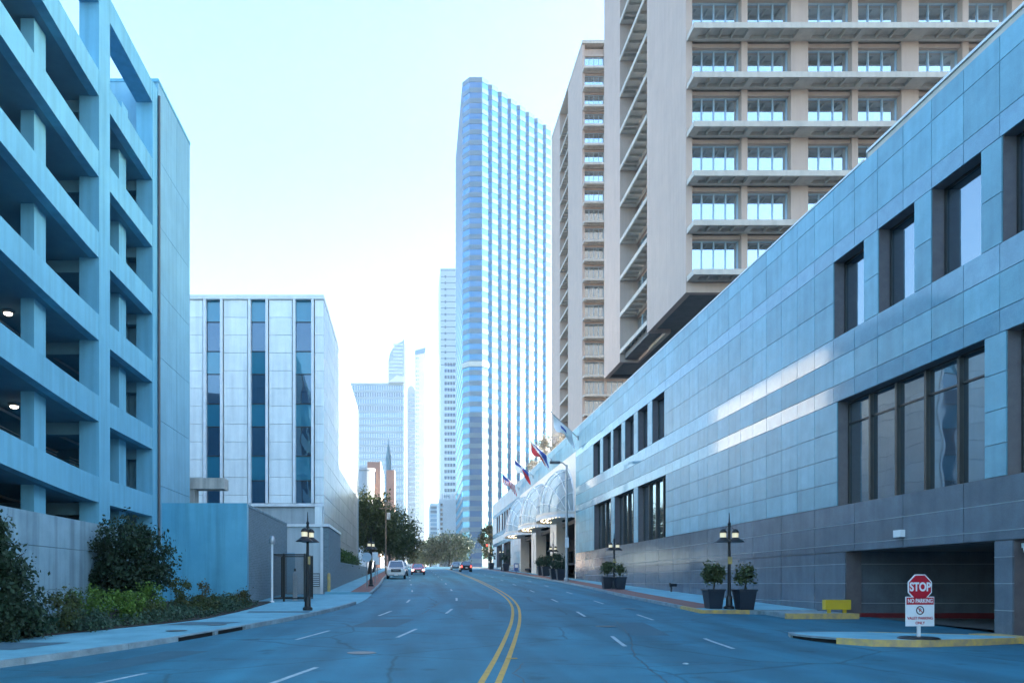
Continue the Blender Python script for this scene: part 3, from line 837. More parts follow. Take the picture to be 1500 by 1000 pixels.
def balcony_tower(label, X0, D0, segs, xlen, zbot, z0, nfl, fh, vis_floors, vis_bays, shade_wing=None):
    """segs: depths where the blank end wall, balcony recess and rear blank wall stop."""
    X1 = X0 + xlen; ztop = z0 + nfl * fh + 1.2; D1 = segs[2]
    t = thing("hotel_tower", label, "tower", (X0, D0, zbot))
    rec = 0.6; sd = 1.45
    # structure
    MB().box(X0, X0 + 0.42, D0, segs[0], zbot, ztop).build("end_wall", M_TOWER, t)
    MB().box(X0, X0 + 0.42, segs[1], D1, zbot, ztop).build("end_wall", M_TOWER, t)
    MB().box(X0 + 0.42, X0 + sd + 0.3, segs[0] - 0.3, segs[0], zbot, ztop).build("recess_wall", M_TOWER, t)
    MB().box(X0 + 0.42, X0 + sd + 0.3, segs[1], segs[1] + 0.3, zbot, ztop).build("recess_wall", M_TOWER, t)
    MB().box(X0 + sd, X0 + sd + 0.35, segs[0], segs[1] - 3.3, zbot, ztop).build("recess_wall", mat("bounce_lit_render", (0.60, 0.52, 0.42), 0.8), t)  # recess wall lightened to cream for bounced sunlight
    MB().box(X0 + sd + .1, X0 + sd + 0.36, segs[1] - 3.3, segs[1], zbot, ztop).build("recess_wall", M_TOWER, t)
    MB().box(X0 + sd + 0.36, X1, D0 + rec + 0.12, D1 - 0.05, zbot + 1.0, ztop - 0.3).build("core", M_TOWER, t)
    MB().box(X0 + 0.42, X0 + sd + 0.36, D0 + rec + 0.12, segs[0] - 0.3, zbot + 1.0, ztop - 0.3).build("core", M_TOWER, t)
    MB().box(X0 + 0.42, X0 + sd + 0.36, segs[1] + 0.3, D1 - .05, zbot + 1.0, ztop - 0.3).build("core", M_TOWER, t)
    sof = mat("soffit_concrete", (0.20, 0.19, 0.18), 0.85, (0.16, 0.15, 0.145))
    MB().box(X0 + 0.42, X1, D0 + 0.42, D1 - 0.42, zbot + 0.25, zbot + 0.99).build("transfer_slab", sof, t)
    MB().box(X0 + 0.42, X1, D0, D0 + 0.42, zbot, z0 - 0.40).build("base_beam", M_TOWER, t)
    MB().box(X0 + 0.42, X1, D1 - 0.42, D1, zbot, ztop).build("rear_wall", mat("low_bounce_dark", (0.16, 0.14, 0.13), 0.8), t)  # rear wall darkened in colour to cut sun bounce onto the farther tower
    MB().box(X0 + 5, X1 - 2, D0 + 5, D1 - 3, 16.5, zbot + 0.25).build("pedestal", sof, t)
    MB().box(X0 - 0.05, X1, D0 - 0.3, D1 + 0.05, ztop + 0.001, ztop + 0.5).build("roof_parapet", M_SLAB, t)
    # columns and piers
    bays = []; x = X0 + 0.42; per = 7.36
    px0 = X0 + 7.0
    piers = []; cols = []
    q = px0
    while q < X1 - 1.2:
        piers.append((q, q + 1.14)); cols.append((q - 3.3, q - 2.9)); q += per
    ed = sorted(piers + [c for c in cols if c[0] > X0 + 1])
    for a, b in ed:
        MB().box(a, b, D0, D0 + rec + 0.1, zbot + 0.5, ztop).build("pier" if b - a > 0.8 else "column", M_TOWER, t)
    prev = X0 + 0.42
    for a, b in ed + [(X1, X1)]:
        if a - prev > 0.5: bays.append((prev, a))
        prev = b
    # balcony slab, one mesh shared by every storey
    ribs = []
    for a, b in bays:
        n = 4 if (a, b) == bays[0] else 3
        ribs += [a + (b - a) * k / n for k in range(1, n)]
    wide = [((a + b) / 2, b - a) for a, b in ed] + [(X0 + 0.3, 0.6)]
    bm_ = balcony_mesh("balcony_slab", X0 + 0.05, X1 - 0.01, D0 - 1.25, D0 - 0.003, ribs, wide)
    sm_ = balcony_mesh("side_balcony", X0 - 0.02, X0 + sd - 0.003, segs[0] + 0.03, segs[1] - 0.03,
                       [segs[0] + (segs[1] - segs[0]) * k / 7 for k in range(1, 7)], [(segs[0] + 0.3, 0.5), (segs[1] - 0.3, 0.5)], 'y')
    far_glass, far_beam = MB(), MB()
    wmesh = {}
    for k in range(nfl):
        z = z0 + k * fh
        o = link("balcony_slab", bm_, t); o.location = (0, 0, z)
        o = link("side_balcony", sm_, t); o.location = (0, 0, z)
        MB().box(X0 + 0.425, X1 - 0.01, D0 + 0.2, D0 + rec + 0.09, z + fh - 0.62, z + fh - 0.362).build("lintel", M_TOWER, t)
        MB().box(X0 + 0.425, X1 - 0.02, D0 + 0.0, D0 + rec + 0.09, z - 0.20, z - 0.004).build("floor_edge", M_SLAB, t)
        for bi, (a, b) in enumerate(bays):
            zb, zt = z + 0.02, z + fh - 0.62
            if k in vis_floors and bi < vis_bays:
                w = piece("window", M_TGL, t, a + 0.02, b - 0.02, D0 + rec - 0.03, D0 + rec + 0.0, zb, zt)
                key = round(b - a, 2)
                if key not in wmesh:
                    n = 4 if bi == 0 else 3
                    f = MB(); L = b - a
                    for i in range(n + 1):
                        xx = 0.03 + (L - 0.06) * i / n
                        f.box(xx - 0.03, xx + 0.03, -0.09, -0.001, 0.06, zt - zb - 0.06)
                    f.box(0, L, -0.09, -0.001, 0, 0.055); f.box(0, L, -0.09, -0.001, zt - zb - 0.055, zt - zb)
                    wmesh[key] = f.mesh("window_frame", M_TFR)
                fo = link("window_frame", wmesh[key], t); fo.location = (a, D0 + rec - 0.03, zb)
            else:
                far_glass.box(a + 0.02, b - 0.02, D0 + rec - 0.03, D0 + rec, zb, zt)
        # windows of the side recess
        w = piece("window", M_TGL, t, X0 + sd + 0.02, X0 + sd + 0.09, segs[1] - 2.9, segs[1] - 0.3, z + 0.1, z + fh - 0.65)
        piece("mullion", M_TFR, t, X0 + sd - 0.03, X0 + sd + 0.019, segs[1] - 1.65, segs[1] - 1.55, z + 0.1, z + fh - 0.65)
        w = piece("window", M_TGL, t, X0 + sd - 0.04, X0 + sd - 0.002, segs[0] + 1.6, segs[0] + 3.2, z + 0.1, z + fh - 0.65)
    if far_glass.v:
        o = far_glass.build("upper_windows", M_TGL, t); o['kind'] = 'stuff'
    if shade_wing:
        MB().box(*shade_wing, 16.6, ztop - 2).build("unseen_shade_wing", MATS["low_bounce_dark"], t)  # unseen block added to keep sun off the office side
    return t
balcony_tower("tall beige balcony tower standing on the hotel block, nearest the camera", 18.4, 50.0, (58.2, 65.7, 71.0), 88.0, 21.0, 22.05, 21, 3.2, range(0, 8), 7, shade_wing=(24.2, 60, 71.05, 79))  # near tower's length beyond the view is added to shade the garage
balcony_tower("beige balcony tower farther up the street, seen between the glass tower and the nearer one", 28.9, 125.7, (137.0, 144.5, 152.8), 30.0, 20.0, 20.2, 22, 3.2, range(0, 22), 3)

# ochre tree in a roof planter is added with the vegetation

# ================================================================== PARKING GARAGE (left)
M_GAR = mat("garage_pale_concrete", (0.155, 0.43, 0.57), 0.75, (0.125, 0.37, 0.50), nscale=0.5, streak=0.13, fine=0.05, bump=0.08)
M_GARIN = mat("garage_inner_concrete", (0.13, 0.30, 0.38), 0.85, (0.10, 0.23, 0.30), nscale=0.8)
M_PANEL = mat("stair_tower_panel", (0.20, 0.43, 0.54), 0.7, (0.17, 0.37, 0.47), nscale=0.8, rnd=0.06, streak=0.10, fine=0.04)
GX = -11.9
garage = thing("parking_garage", "open concrete parking garage with stacked decks on the left", "parking garage", (GX, 28, zg(28)))
LEV = [4.75, 7.85, 10.95, 14.1, 17.2, 20.3]
def ramp(d):
    return 0.0 if d > 28.6 else 0.42 * ((28.6 - d) / 7.0) ** 1.35
def long_box(mb, x0, x1, d0, d1, z0, z1, st=0.8):
    """Beam along the street that follows the ramp."""
    n = max(1, int((d1 - d0) / st)); ds = [d0 + (d1 - d0) * i / n for i in range(n + 1)]
    vv = []
    for d in ds:
        r = ramp(d); vv += [(x0, d, z0 + r), (x1, d, z0 + r), (x1, d, z1 + r), (x0, d, z1 + r)]
    ff = [(4 * i + k, 4 * i + (k + 1) % 4, 4 * i + 4 + (k + 1) % 4, 4 * i + 4 + k) for i in range(n) for k in range(4)]
    ff += [(3, 2, 1, 0), tuple(4 * n + k for k in range(4))]
    mb.add(vv, ff)
GD0, GD1 = 2.0, 35.4
MAINC = [(34.75, 35.4), (28.75, 29.8), (20.3, 21.3), (11.8, 12.8), (3.0, 4.0)]
segsd = [(29.8, 34.75), (21.3, 28.75), (12.8, 20.3), (4.0, 11.8)]
for z in LEV:
    for a, b in segsd:
        mb = MB(); long_box(mb, GX - 0.35, GX, a, b, z, z + 0.98); mb.build("deck_beam", M_GAR, garage)
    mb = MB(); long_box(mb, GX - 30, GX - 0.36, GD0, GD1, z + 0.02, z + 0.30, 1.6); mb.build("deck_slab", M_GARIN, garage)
    # downstand beams under the deck
    for a, b in MAINC[:3]:
        c = (a + b) / 2
        MB().box(GX - 16, GX - 0.7, c - 0.25, c + 0.25, z - 0.45 + ramp(c), z + 0.015 + ramp(c)).build("cross_beam", M_GARIN, garage)
for a, b in MAINC:
    top = 24.9 if a > 20 else 24.9
    MB().box(GX - 0.75, GX + 0.012, a + 0.004, b - 0.004, -0.5, top + ramp(a) * 0).build("column", M_GAR, garage)
for c in (32.7, 25.4, 16.8, 8.2):
    MB().box(GX - 1.05, GX - 0.60, c - 0.40, c + 0.40, -0.5, 20.3 + ramp(c)).build("inner_column", M_GAR, garage)
for c in (32.7, 25.4):
    MB().box(GX - 1.0, GX - 0.5, c - 0.35, c + 0.35, 20.6 + ramp(c), 22.4 + ramp(c)).build("parapet_post", M_GAR, garage)
# open roof frame against the sky
MB().box(GX - 0.75, GX + 0.012, 4.0, 34.75, 23.85, 24.9).build("roof_frame_beam", M_GAR, garage) if False else None
for a, b in segsd:
    MB().box(GX - 0.75, GX, a, b, 23.9, 24.85).build("roof_frame_beam", M_GAR, garage)
# deep back wall and far wall of the decks
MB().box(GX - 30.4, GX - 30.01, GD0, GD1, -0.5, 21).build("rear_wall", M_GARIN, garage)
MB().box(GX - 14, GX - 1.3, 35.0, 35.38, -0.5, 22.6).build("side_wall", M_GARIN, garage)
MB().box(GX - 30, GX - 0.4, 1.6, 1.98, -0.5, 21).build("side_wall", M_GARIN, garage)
# cable rails behind the openings
for z in LEV[:5]:
    for a, b in segsd[:2]:
        for k in range(9):
            mb = MB(); zz = z + 1.02 + k * 0.11
            n = 5; ds = [a + (b - a) * i / n for i in range(n + 1)]
            mb.tube([(GX - 1.6, d, zz + ramp(d)) for d in ds], 0.014, 4); mb.build("cable_rail", M_STEEL, garage)
for z in LEV:
    for px_, r_ in ((GX - 2.6, 0.05), (GX - 4.4, 0.035)):
        MB().tube([(px_, d, z - 0.10 + ramp(d)) for d in (GD0 + .2, 12, 20, 23, 26, 28.6, 34.8)], r_, 6).build("ceiling_pipe", M_STEEL, garage)
# ground-floor wall, pale concrete with form joints
M_GWALL2 = mat("retaining_concrete", (0.25, 0.39, 0.46), 0.8, (0.18, 0.30, 0.36), nscale=1.0, streak=0.25, fine=0.05)
ds_ = [2, 9, 16, 22.2, 29.3, 34.7]
for i in range(len(ds_) - 1):
    for z0, z1 in ((-0.4, 1.45), (1.45, 2.85), (2.85, 3.92)):
        piece("wall_panel", M_GWALL2, garage, GX - 0.30 + 0.004 * (i % 2), GX + 0.03, ds_[i] + 0.01, ds_[i + 1] - 0.01, z0 + 0.008, z1 - 0.008)
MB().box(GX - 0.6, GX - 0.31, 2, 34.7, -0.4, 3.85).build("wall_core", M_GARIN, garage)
# lit ceiling lamps inside
M_LAMP = mat("lit_lamp_globe", (0.9, 0.9, 0.85), 0.4, emit=(1.0, 0.88, 0.66), estr=1.2)
for (x, d, z) in ((-13.9, 26.4, 7.85), (-13.9, 26.0, 10.95)):
    zz = z + 0.02 + ramp(d)
    lo = MB().lathe([(0.20, 0), (0.20, -0.05), (0.15, -0.09)], (x, d, zz), 16).build("ceiling_lamp", M_STEEL, garage)
    MB().lathe([(0.14, -0.091), (0.13, -0.13), (0.07, -0.16)], (x, d, zz), 16).build("lamp_globe", M_LAMP, lo)
# stair tower with cladding panels
st0, st1 = 35.45, 40.55
MB().box(GX - 6.5, GX - 0.06, st0 + .05, st1 - .05, -0.5, 25.3).build("stair_core", M_PANEL, garage)
zz = [-0.4, 3.2, 6.3, 9.4, 12.4, 15.5, 18.6, 21.7, 25.3]
for k in range(len(zz) - 1):
    for a, b in ((st0, 38.3), (38.3, st1)):
        piece("stair_panel", M_PANEL, garage, GX - 0.055, GX + 0.03, a + 0.012, b - 0.012, zz[k] + 0.012, zz[k + 1] - 0.012)
    piece("stair_panel", M_PANEL, garage, GX - 4, GX + 0.02, st1 - 0.045, st1 + 0.03, zz[k] + 0.012, zz[k + 1] - 0.012)
    piece("stair_panel", M_PANEL, garage, GX - 6.4, GX - 0.76, st0 - 0.0, st0 + 0.045, zz[k] + 0.012, zz[k + 1] - 0.012)
MB().tube([(GX + 0.09, 35.42, 24.6), (GX + 0.09, 35.42, 3.6), (GX + 0.09, 35.5, 3.3)], 0.06, 8).build("downspout", M_DARKSTEEL, garage)
MB().box(GX - 6.6, GX + 0.05, st0 - 0.02, st1 + 0.05, 25.301, 25.45).build("stair_cap", M_GAR, garage)

# ================================================================== walls at the corner
M_BLUEWALL = mat("painted_render", (0.12, 0.42, 0.56), 0.4, (0.085, 0.34, 0.48), nscale=0.6, streak=0.18, spec=0.5)
M_BRK = brick_mat("grey_brown_brick", (0.17, 0.225, 0.25), (0.12, 0.165, 0.185), (0.23, 0.28, 0.30))
cw = thing("corner_wall", "tall smooth pale wall with brick return behind the planting bed", "wall", (-8, 36, zg(36)))
MB().box(-12.1, -7.80, 36.0, 36.4, -0.3, 5.50).build("rendered_wall", M_BLUEWALL, cw)
MB().box(-8.25, -7.80, 36.42, 48.0, 0.0, 5.35).build("brick_wall", M_BRK, cw)
d = 36.43
while d < 47.6:
    e = min(d + 1.4, 47.99); piece("coping_stone", M_KERB, cw, -8.28, -7.77, d, e - 0.02, 5.351, 5.46); d = e
ent = thing("concrete_gateway", "weathered concrete beam on a short post above the corner wall", "gateway", (-11, 41.5, 1))
MB().box(-13.9, -10.2, 41.3, 42.3, 6.85, 7.45).build("lintel_beam", mat("weathered_concrete", (0.50, 0.47, 0.42), 0.85, (0.40, 0.37, 0.33), nscale=2, streak=0.3), ent)
MB().box(-12.6, -11.85, 41.4, 42.2, 0.6, 6.849).build("post", MATS["weathered_concrete"], ent)

# ================================================================== OFFICE BUILDING (white, left)
OD0, OD1, OX1, OX0 = 58.6, 97.0, -6.7, -24.0
OZT = 24.05
M_MARB = mat("white_marble_panel", (0.82, 0.84, 0.81), 0.35, (0.72, 0.75, 0.73), nscale=1.1, rnd=0.06, streak=0.10, detail=9)
M_MARB2 = mat("polished_marble_panel", (0.72, 0.72, 0.71), 0.12, (0.60, 0.61, 0.62), nscale=1.0, rnd=0.08, streak=0.06, detail=9, spec=0.7)
M_OFIN = mat("white_fin", (0.76, 0.77, 0.77), 0.4)
M_OGL = glass("office_glass", (0.006, 0.02, 0.045), 0.12, (0.55, 0.8, 1.0), wave=0.15)
M_OSP = glass("office_spandrel", (0.012, 0.13, 0.20), 0.08, (0.55, 0.9, 1.0))
office = thing("office_building", "white marble office block with dark vertical window strips", "building", (OX1, OD0, zg(60)))
def opx(px): return (px - 600) * OD0 / KPX
def opz(py): return EYE + (854 - py) * OD0 / KPX
MB().box(OX0 + .1, OX1 - 0.08, OD0 + 0.45, OD1 - 0.06, 0, OZT - 0.5).build("core", mat("office_core", (0.4, 0.4, 0.4), 0.7), office)
MB().box(OX0, OX1 + 0.02, OD0 - 0.16, OD1 + 0.05, OZT - 0.28, OZT + 0.05).build("roof_cap", M_OFIN, office)
strips_px = [(106, 125), (171, 190), (237, 256), (303, 321.6), (368.6, 388), (434, 455)]
ZB = 7.9
cols_x = []
prev = OX0
prow = [OZT - 0.28 - 1.385 * k for k in range(0, 12)] + [ZB]
prow = sorted(set([p for p in prow if p >= ZB + 0.3] + [ZB]))
zlist = [opz(438), opz(470.5), opz(513.5), opz(547), opz(590.5), opz(624), opz(667), opz(703), opz(738)]
for a, b in strips_px:
    xa, xb = opx(a), opx(b)
    cols_x.append((prev, xa - 0.32)); prev = xb + 0.32
    for xx in (xa - 0.16, xb + 0.16):
        MB().box(xx - 0.10, xx + 0.10, OD0 - 0.13, OD0 + 0.42, ZB, OZT - 0.281).build("fin", M_OFIN, office)
    for k in range(len(zlist) - 1):
        glassy = k % 2 == 1
        w = MB().box(xa - 0.05, xb + 0.05, OD0 + 0.22, OD0 + 0.26, zlist[k + 1] + 0.03, zlist[k] - 0.03).build("window" if glassy else "spandrel", M_OGL if glassy else M_OSP, office)
        MB().box(xa - 0.05, xb + 0.05, OD0 + 0.16, OD0 + 0.27, zlist[k + 1] - 0.028, zlist[k + 1] + 0.028).build("window_bar", FRAME, w)
cols_x.append((prev, OX1))
for a, b in cols_x:
    w = b - a
    sub = [a, b] if w < 2.4 else [a, (a + b) / 2, b]
    for s in range(len(sub) - 1):
        for k in range(len(prow) - 1):
            piece("marble_panel", M_MARB, office, sub[s] + 0.012, sub[s + 1] - 0.012, OD0, OD0 + 0.09, prow[k] + 0.014, prow[k + 1] - 0.014)
# side face towards the street: big honed panels
nside = 14
dsd = [OD0 + 0.10 + (OD1 - OD0 - 0.1) * i / nside for i in range(nside + 1)]
srow = sorted([OZT - 0.28 - 1.385 * k for k in range(0, 14)])
srow = [1.3, 3.2] + [s for s in srow if s > 5.0]
for i in range(nside):
    for k in range(len(srow) - 1):
        piece("marble_panel", M_MARB2, office, OX1 - 0.07, OX1 + 0.006 * random.random(), dsd[i] + 0.012, dsd[i + 1] - 0.012, srow[k] + 0.014, srow[k + 1] - 0.014)
MB().box(OX1 - 0.05, OX1 + 0.10, OD1, OD1 + 0.45, 1.5, OZT - 0.3).build("corner_fin", mat("blue_grey_metal", (0.20, 0.26, 0.30), 0.4, metallic=0.4), office)
# recessed base
MB().box(OX0, OX1 - 0.5, OD0 + 0.25, OD0 + 0.44, 0, ZB - 0.25).build("base_wall", mat("base_ribbed_metal", (0.36, 0.40, 0.41), 0.5, (0.30, 0.34, 0.35), streak=0.15), office)
MB().box(OX0, OX1 - 0.001, OD0 + 0.02, OD0 + 0.5, ZB - 0.24, ZB - 0.002).build("base_sill", M_OFIN, office)
MB().box(OX1 - 0.7, OX1 - 0.1, OD0 + 0.02, OD0 + 0.42, 0, ZB - 0.25).build("base_pier", M_MARB, office)

# ---- utility annex in front of it
AX0, AX1, AD0, AD1 = -8.6, -5.15, 47.8, 56.0
annex = thing("utility_annex", "low pale blue utility block with louvre beside the driveway", "outbuilding", (-6.5, AD0, zg(AD0)))
M_ANX = mat("pale_metal_cladding", (0.50, 0.55, 0.56), 0.5, (0.46, 0.51, 0.52), nscale=0.8, streak=0.12)
MB().box(AX0, AX1 - 0.35, AD0, AD1 - 0.1, 0.6, 5.25).build("front_wall", M_ANX, annex)
MB().box(AX1 - 0.345, AX1, AD0 + 0.02, AD1, 0.6, 5.20).build("side_wall", M_BRK, annex)
MB().box(AX0, AX1 + 0.05, AD0 - 0.12, AD1 + 0.05, 5.255, 5.42).build("roof_edge", M_OFIN, annex)
MB().box(AX1 - 0.52, AX1 - 0.36, AD0 - 0.10, AD0 - 0.002, 0.8, 5.25).build("corner_trim", M_OFIN, annex)
dr = MB().box(-8.2, -7.3, AD0 - 0.06, AD0 - 0.002, 1.05, 3.6).build("door", mat("blue_door", (0.25, 0.40, 0.48), 0.5), annex)
MB().box(-7.45, -7.38, AD0 - 0.10, AD0 - 0.061, 2.0, 2.15).build("door_handle", M_STEEL, dr)
lv = MB().box(-6.3, -5.72, AD0 - 0.05, AD0 - 0.002, 1.45, 2.3).build("louvre", M_DARKSTEEL, annex)
for k in range(6):
    z = 1.5 + k * 0.13
    MB().hexa([(-6.28, AD0 - 0.11, z), (-5.74, AD0 - 0.11, z), (-5.74, AD0 - 0.051, z + 0.06), (-6.28, AD0 - 0.051, z + 0.06)],
              [(-6.28, AD0 - 0.11, z + 0.02), (-5.74, AD0 - 0.11, z + 0.02), (-5.74, AD0 - 0.051, z + 0.08), (-6.28, AD0 - 0.051, z + 0.08)]).build("louvre_blade", M_ANX, lv)
MB().box(-6.75, -6.5, AD0 - 0.12, AD0 - 0.002, 2.7, 3.3).build("junction_box", M_STEEL, annex)
bl = tag(MB().lathe([(0.11, 0), (0.11, 1.15), (0.085, 1.24), (0.03, 1.28)], (-5.05, 47.0, zg(47) + 0.0), 14).build("bollard", M_YELLOW_KERB, smooth=True), "faded yellow bollard at the corner of the utility block", "bollard")

# black mesh enclosure
cage = thing("mesh_enclosure", "black metal mesh enclosure beside the brick wall", "fence", (-6.3, 38.5, zg(38)))
cz = zg(38.5); cx0, cx1, cd0, cd1 = -7.0, -5.35, 38.4, 41.2
for x, d in ((cx0, cd0), ((cx0 + cx1) / 2 - .25, cd0), (cx1, cd0), (cx0, cd1), (cx1, cd1)):
    MB().box(x - 0.05, x + 0.05, d - 0.05, d + 0.05, cz - 0.1, cz + 2.45).build("post", M_BLACK, cage)
for a, b, c, d in ((cx0, cx1, cd0, cd0), (cx0, cx1, cd1, cd1)):
    for z in (0.15, 2.4): MB().box(a + 0.051, b - 0.051, c - 0.03, c + 0.03, cz + z - 0.03, cz + z + 0.03).build("rail", M_BLACK, cage)
for x in (cx0, cx1):
    for z in (0.15, 2.4): MB().box(x - 0.03, x + 0.03, cd0 + 0.051, cd1 - 0.051, cz + z - 0.03, cz + z + 0.03).build("rail", M_BLACK, cage)
mb = MB()
x = cx0 + 0.09
while x < cx1 - 0.05:
    mb.box(x - 0.012, x + 0.012, cd0 - 0.008, cd0 + 0.008, cz + 0.18, cz + 2.37); x += 0.055
d = cd0 + 0.1
while d < cd1 - 0.05:
    mb.box(cx1 - 0.008, cx1 + 0.008, d - 0.012, d + 0.012, cz + 0.18, cz + 2.37); d += 0.055
o = mb.build("mesh_bars", M_BLACK, cage); o['kind'] = 'stuff'
tk = thing("gas_cylinder", "pale gas cylinder standing inside the black mesh enclosure", "cylinder", (-6.0, 39.3, cz))
MB().lathe([(0.13, 0), (0.13, 1.35), (0.09, 1.5), (0.04, 1.56)], (-6.0, 39.3, cz), 14).build("tank", M_WHITE, tk, smooth=True)
MB().lathe([(0.05, 1.56), (0.05, 1.7)], (-6.0, 39.3, cz), 8).build("valve", M_DARKSTEEL, tk)

# white pole with camera dome
wp = thing("camera_pole", "slim white pole with a domed camera beside the brick wall", "pole", (-6.5, 35.5, zg(35.5)))
zb = zg(35.5) + 0.13
MB().lathe([(0.11, 0), (0.11, 0.05), (0.055, 0.08), (0.055, 2.75)], (-6.5, 35.5, zb), 12).build("shaft", M_WHITE, wp)
MB().lathe([(0.13, 2.75), (0.15, 2.85), (0.15, 2.98), (0.10, 3.1), (0.03, 3.15)], (-6.5, 35.5, zb), 14).build("dome", M_STEEL, wp, smooth=True)

# low brick wall up the left pavement
lw = thing("low_brick_wall", "low brown brick retaining wall along the uphill left pavement", "wall", (-5.3, 56, zg(56)))
d = 56.05
while d < 92:
    e = min(d + 4.0, 92); za, ze = zg(d), zg(e)
    ta, te = 3.15 + (d - 56) * 0.012, 3.15 + (e - 56) * 0.012
    MB().hexa([(-5.55, d, za - .3), (-5.21, d, za - .3), (-5.21, e, ze - .3), (-5.55, e, ze - .3)], [(-5.55, d, ta), (-5.21, d, ta), (-5.21, e, te), (-5.55, e, te)]).build("wall_bay", M_BRK, lw)
    MB().hexa([(-5.58, d, ta + .001), (-5.18, d, ta + .001), (-5.18, e - .02, te + .001), (-5.58, e - .02, te + .001)], [(-5.58, d, ta + .08), (-5.18, d, ta + .08), (-5.18, e - .02, te + .08), (-5.58, e - .02, te + .08)]).build("coping_stone", M_KERB, lw)
    d = e

# ================================================================== GLASS TOWER WITH SAWTOOTH SIDE
M_GT = glass("tower_blue_glass", (0.001, 0.05, 0.16), 0.15, (0.22, 0.74, 1.0), rough=0.04, rnd=0.05)
M_GTS = mat("tower_grey_spandrel", (0.07, 0.15, 0.21), 0.25, (0.055, 0.125, 0.18), nscale=0.2, spec=0.8)
def ring_tower(label, poly, zb, zt, fh, glass_h, mg, ms, name="glass_tower", inset=0.12, group=None):
    cx = sum(p[0] for p in poly) / len(poly); cy = sum(p[1] for p in poly) / len(poly)
    t = thing(name, label, "tower", (cx, poly[0][1], zb), 0, group)
    ins = []
    n = len(poly)
    for i in range(n):      # true inset along corner bisectors
        a, b, c = Vector(poly[i - 1]), Vector(poly[i]), Vector(poly[(i + 1) % n])
        n1 = Vector((-(b - a).y, (b - a).x)).normalized(); n2 = Vector((-(c - b).y, (c - b).x)).normalized()
        m_ = (n1 + n2); m_ = m_.normalized() if m_.length > 1e-4 else n1
        ins.append(tuple(b + m_ * inset / max(0.5, m_.dot(n1))))
    nf = int((zt - zb) / fh); 
    for k in range(nf):
        z = zb + k * fh
        MB().prism(ins, z + 0.001, z + glass_h).build("glass_band", mg, t)
        MB().prism(poly, z + glass_h + 0.001, z + fh).build("spandrel_band", ms, t)
    return t, nf
pl = [(20.3, 332.0), (19.75, 281.0), (22.1, 278.0), (26.9, 278.0)]
x, d = 26.9, 278.0
for k in range(7):
    pl += [(x + 2.45, d + 2.0), (x + 2.62, d + 4.1), (x + 4.12, d + 4.1)]; x += 4.12; d += 4.1
pl += [(x + 2.4, d + 2.0), (x + 2.4, 335), (22, 335)]
gt, nf = ring_tower("tall blue glass tower with sawtooth white and blue facets", pl, 7.0, 189.0, 3.87, 2.15, M_GT, M_GTS)
zbelt = EYE + (854 - 533) * 278 / KPX
MB().prism([(19.5, 282), (19.5, 280.8), (22.0, 277.7), (27.0, 277.7), (29.6, 279.8), (29.6, 282)], zbelt - 0.9, zbelt + 0.9).build("belt_course", mat("pale_belt", (0.50, 0.52, 0.48), 0.5), gt)

# slab tower to its left with dark punched windows
M_ST = mat("blue_grey_facade", (0.30, 0.42, 0.50), 0.35, (0.27, 0.38, 0.46), nscale=0.1, spec=0.7)
DT = 466.0
sl = thing("slab_tower", "narrow blue slab tower with rows of small dark windows left of the sawtooth tower", "tower", (20, DT, 6))
sx0, sx1 = 45 * DT / KPX, 82 * DT / KPX
szt = EYE + (854 - 393) * DT / KPX
MB().box(sx0, sx1, DT, DT + 30, 6, szt).build("shaft", M_ST, sl)
M_STW = glass("slab_tower_glass", (0.01, 0.03, 0.05), 0.25, (0.6, 0.85, 1.0))
for k in range(48):
    z = szt - 6 - k * 3.9
    if z < 20: break
    up = k < 14
    for i in range(4):
        x = sx0 + 2.6 + i * 1.75
        if up:
            if i < 1: piece("window", M_GTS, sl, x, x + 1.1, DT - 0.06, DT - 0.002, z, z + 1.6)
        else: piece("window", M_STW, sl, x, x + 1.45, DT - 0.06, DT - 0.002, z, z + 2.0)
for k in range(16):
    z = szt - 1 - k * 3.9
    piece("sill_band", M_GTS, sl, sx0 + 0.3, sx1 - 0.3, DT - 0.05, DT - 0.001, z - 0.5, z)

# ================================================================== DISTANT BUILDINGS, CENTRE-LEFT
def fpx(px, D): return (px - 600) * D / KPX
def fpz(py, D): return EYE + (854 - py) * D / KPX
M_FG = glass("far_blue_glass", (0.06, 0.11, 0.15), 0.16, (0.75, 0.80, 0.95), rough=0.06, rnd=0.5)
M_FS = mat("far_pale_spandrel", (0.45, 0.55, 0.60), 0.4, nscale=0.1)
D_ = 430.0
wg, nf = ring_tower("wide pale blue glass office slab behind the brick church", [(fpx(511, D_), D_ + 40), (fpx(511, D_), D_), (fpx(592, D_), D_), (fpx(592, D_), D_ + 40)], 7, fpz(552, D_), 3.9, 2.5, M_FG, M_FS, name="office_slab")
for i in range(23):
    xx = fpx(511, D_) + (fpx(592, D_) - fpx(511, D_)) * (i + 0.5) / 23
    MB().box(xx - 0.18, xx + 0.18, D_ - 0.35, D_ - 0.001, 7, fpz(560, D_)).build("mullion_rib", M_FS, wg)
# white angular rooftop piece
MB().extr_y([(fpx(569, D_), fpz(561, D_)), (fpx(592, D_), fpz(561, D_)), (fpx(592, D_), fpz(553, D_)), (fpx(581, D_), fpz(551.5, D_))], D_ - 2.4, D_ - 0.4).build("roof_wedge", M_WHITE, wg)

